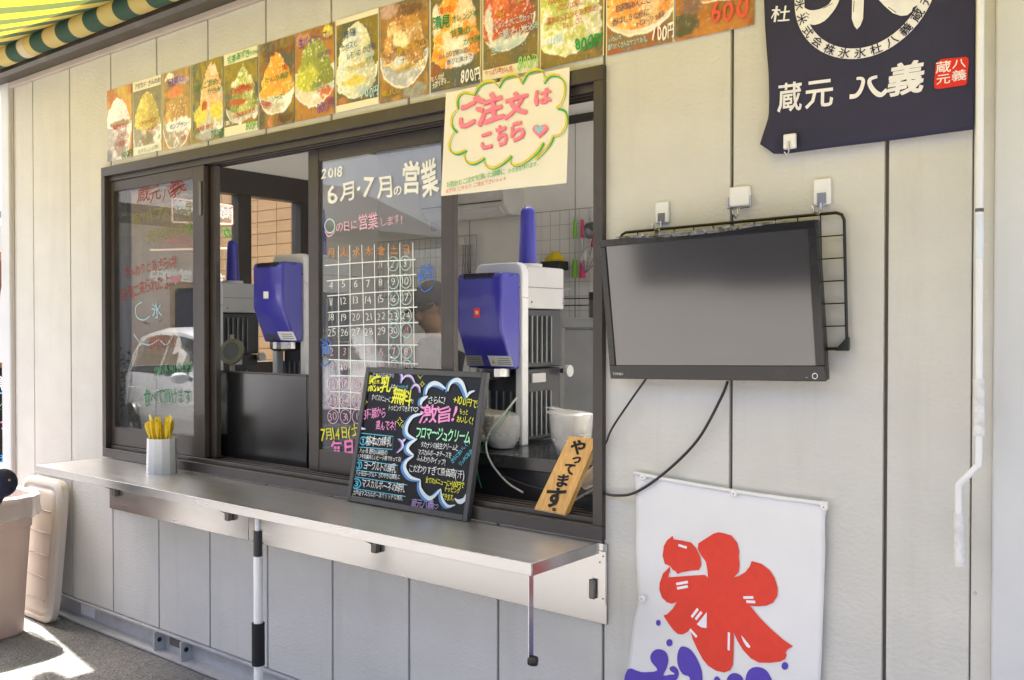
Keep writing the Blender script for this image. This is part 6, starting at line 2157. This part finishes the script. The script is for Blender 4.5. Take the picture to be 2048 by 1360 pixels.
hd = random.Random(5)
hm = MB()
for i in range(2600):
    c = Vector((-13.5 + hd.gauss(0, .16), hd.uniform(-7.5, -2.6), 0))
    c.z = abs(hd.gauss(.5, .38))
    d = Vector((hd.uniform(-1, 1), hd.uniform(-1, 1), hd.uniform(-1, 1))).normalized() * .06
    e = d.orthogonal().normalized() * .03
    hm.add([c - d, c + e, c + d, c - e], [(0, 1, 2, 3)])
o = hm.build('hedge', mat('hedge_leaf', (.045, .085, .025), rough=.6, var=.3, scale=2), None)
tag(o, 'low green hedge in front of the shuttered house', 'hedge', kind='stuff')


def car(label, loc, rz, paint):
    """local x = forwards; origin on the ground in the middle"""
    t = thing('parked_car', label, 'car', (0, 0, 0), 'cars parked across the yard')
    st = [(-1.95, .52, .62, .70, .60), (-1.90, .66, .80, .96, .66), (-1.78, .72, .90, 1.20, .62), (-1.45, .80, .96, 1.47, .60), (-.9, .84, .965, 1.535, .61), (-.2, .85, .955, 1.545, .62), (.35, .85, .935, 1.47, .60), (.80, .85, .915, 1.20, .62), (1.10, .84, .90, .985, .66), (1.45, .82, .84, .90, .70), (1.75, .76, .72, .80, .62), (1.92, .60, .58, .66, .50)]
    rings = []
    for x, w, zb, zr, wr in st:
        wr = min(wr, w * .96)
        pts = [(-w * .9, .20), (-w * .99, .32), (-w, .55), (-w * .985, zb), (-(wr + (w * .985 - wr) * .10), zb + (zr - zb) * .90), (-wr * .82, zr), (0, zr + .015), (wr * .82, zr), (wr + (w * .985 - wr) * .10, zb + (zr - zb) * .90), (w * .985, zb), (w, .55), (w * .99, .32), (w * .9, .20)]
        rings.append([Vector((x, y, z)) for y, z in pts])
    mb = MB().rings(rings)
    body = mb.build('body', paint, t, smooth=True)
    gl = mat('car_glass', (.015, .02, .022), rough=.05, spec=.8)
    S_ = {s[0]: s for s in st}

    def side(x, f):
        for (a, b) in zip(st, st[1:]):
            if a[0] <= x <= b[0]:
                q = (x - a[0]) / (b[0] - a[0])
                x_, w, zb, zr, wr = [a[i] + (b[i] - a[i]) * q for i in range(5)]
                wr = min(wr, w * .96)
                z = zb + (zr - zb) * f
                y = w * .985 + ((wr + (w * .985 - wr) * .10) - w * .985) * f / .9
                return y, z
    for s in (-1, 1):
        for xs in ((-1.50, -1.2, -.85, -.42), (-.34, 0, .30, .62)):
            lo, hi = [], []
            for n_, x in enumerate(xs):
                yl_, zl_ = side(x, .06)
                top = .84 if not (x > .5) else .30
                if x < -1.4:
                    top = .60
                yh_, zh_ = side(x, top)
                lo.append(Vector((x, s * (yl_ + .008), zl_)))
                hi.append(Vector((x, s * (yh_ + .008), zh_)))
            MB().rings([lo, hi], closed=False).build('side_window', gl, t)
        for x in (-.38, -1.32, .72):
            y0, z0 = side(x, 0)
            MB().tube([(x, s * (y0 + .002), z0 - .02), (x + (.0), s * .853, .55), (x, s * .845, .28)], .004, 5).build('door_gap', M_BLACKPL, t)
        for x in (-.30, -1.22):
            MB().tube([(x, s * .865, .80), (x + .04, s * .885, .805), (x + .16, s * .885, .805), (x + .20, s * .865, .80)], .011, 6).build('door_handle', paint, t, smooth=True)
        mbm = MB()
        ell(mbm, (.62, s * .97, .99), .075, .10, .065)
        mbm.build('wing_mirror', paint, t, smooth=True)
        for x in (-1.22, 1.22):
            ty = MB().lathe([(.18, -.10), (.295, -.10), (.31, -.07), (.31, .07), (.295, .10), (.18, .10)], (x, s * .76, .31), 24, ax=(0, 1, 0)).build('tyre', M_BLACKPL, t, smooth=True)
            MB().lathe([(.0001, .06 * s), (.05, .07 * s), (.06, .085 * s), (.17, .092 * s), (.185, .098 * s)], (x, s * .76, .31), 20, ax=(0, 1, 0)).build('rim', M_STAIN2, ty)
        ell_ = MB()
        ell(ell_, (1.76, s * .58, .66), .12, .14, .07)
        ell_.build('headlight', mat('lamp_glass', (.7, .72, .74), rough=.1), t, smooth=True)
        el2 = MB()
        ell(el2, (-1.88, s * .56, .86), .05, .09, .12)
        el2.build('tail_light', mat('tail_red', (.35, .01, .01), rough=.15), t, smooth=True)
    ws = []
    for x, f in ((.42, .93), (1.04, .3)):
        pass
    MB().rings([[Vector((.40, y, 1.455 - .03 * (abs(y) / .5) ** 2)) for y in (-.50, -.25, 0, .25, .50)], [Vector((.82, y * 1.1, 1.205 - .04 * (abs(y) / .5) ** 2)) for y in (-.52, -.25, 0, .25, .52)], [Vector((1.09, y * 1.16, 1.012 - .03 * (abs(y) / .5) ** 2)) for y in (-.52, -.25, 0, .25, .52)]], closed=False).build('windscreen', gl, t, smooth=True)
    B(1.90, 1.93, -.25, .25, .42, .52).build('number_plate', M_WHITEPL, t)
    t.location = loc
    t.rotation_euler = (0, 0, rz)
    return t


cA = car('silver hatchback mirrored in the left window pane', (-9.64, -4.32, 0), math.atan2(.174, .985), mat('car_silver', (.52, .54, .57), rough=.3, metal=.2, coat=.5, var=.02))
cB = copy_tree(cA)
cB.location = (-12.6, -8.2, .0)
cB.rotation_euler = (0, 0, math.atan2(.365, .93) + .25)
cB['label'] = 'second silver car standing behind the first, towards the shuttered house'

# house out of view, added for its dark reflection in the television and steel
oh = thing('added_house', 'dark grey house across the yard facing the kiosk', 'house', (-4, -9, 0))
B(-6.5, 3.0, -14.5, -8.5, 0, 3.4).build('wall', mat('dark_render', (.07, .07, .078), rough=.7, var=.1, scale=2), oh)
MB().prism([(-7.1, -7.8, 3.35), (3.6, -7.8, 3.35), (3.6, -11.5, 5.2), (-7.1, -11.5, 5.2)], (0, 0, .15)).build('roof', mat('dark_roof', (.035, .035, .04), rough=.5), oh)
for x in (-5.6, -2.6, 0.4):
    w = B(x, x + 1.9, -8.499, -8.44, .9, 2.2).build('window', M_POST, oh)
    B(x + .08, x + .92, -8.439, -8.43, .98, 2.12).build('pane', MATS['far_pane'], w)
    B(x + .98, x + 1.82, -8.439, -8.43, .98, 2.12).build('pane', MATS['far_pane'], w)

bpy.data.objects.remove(_fo)
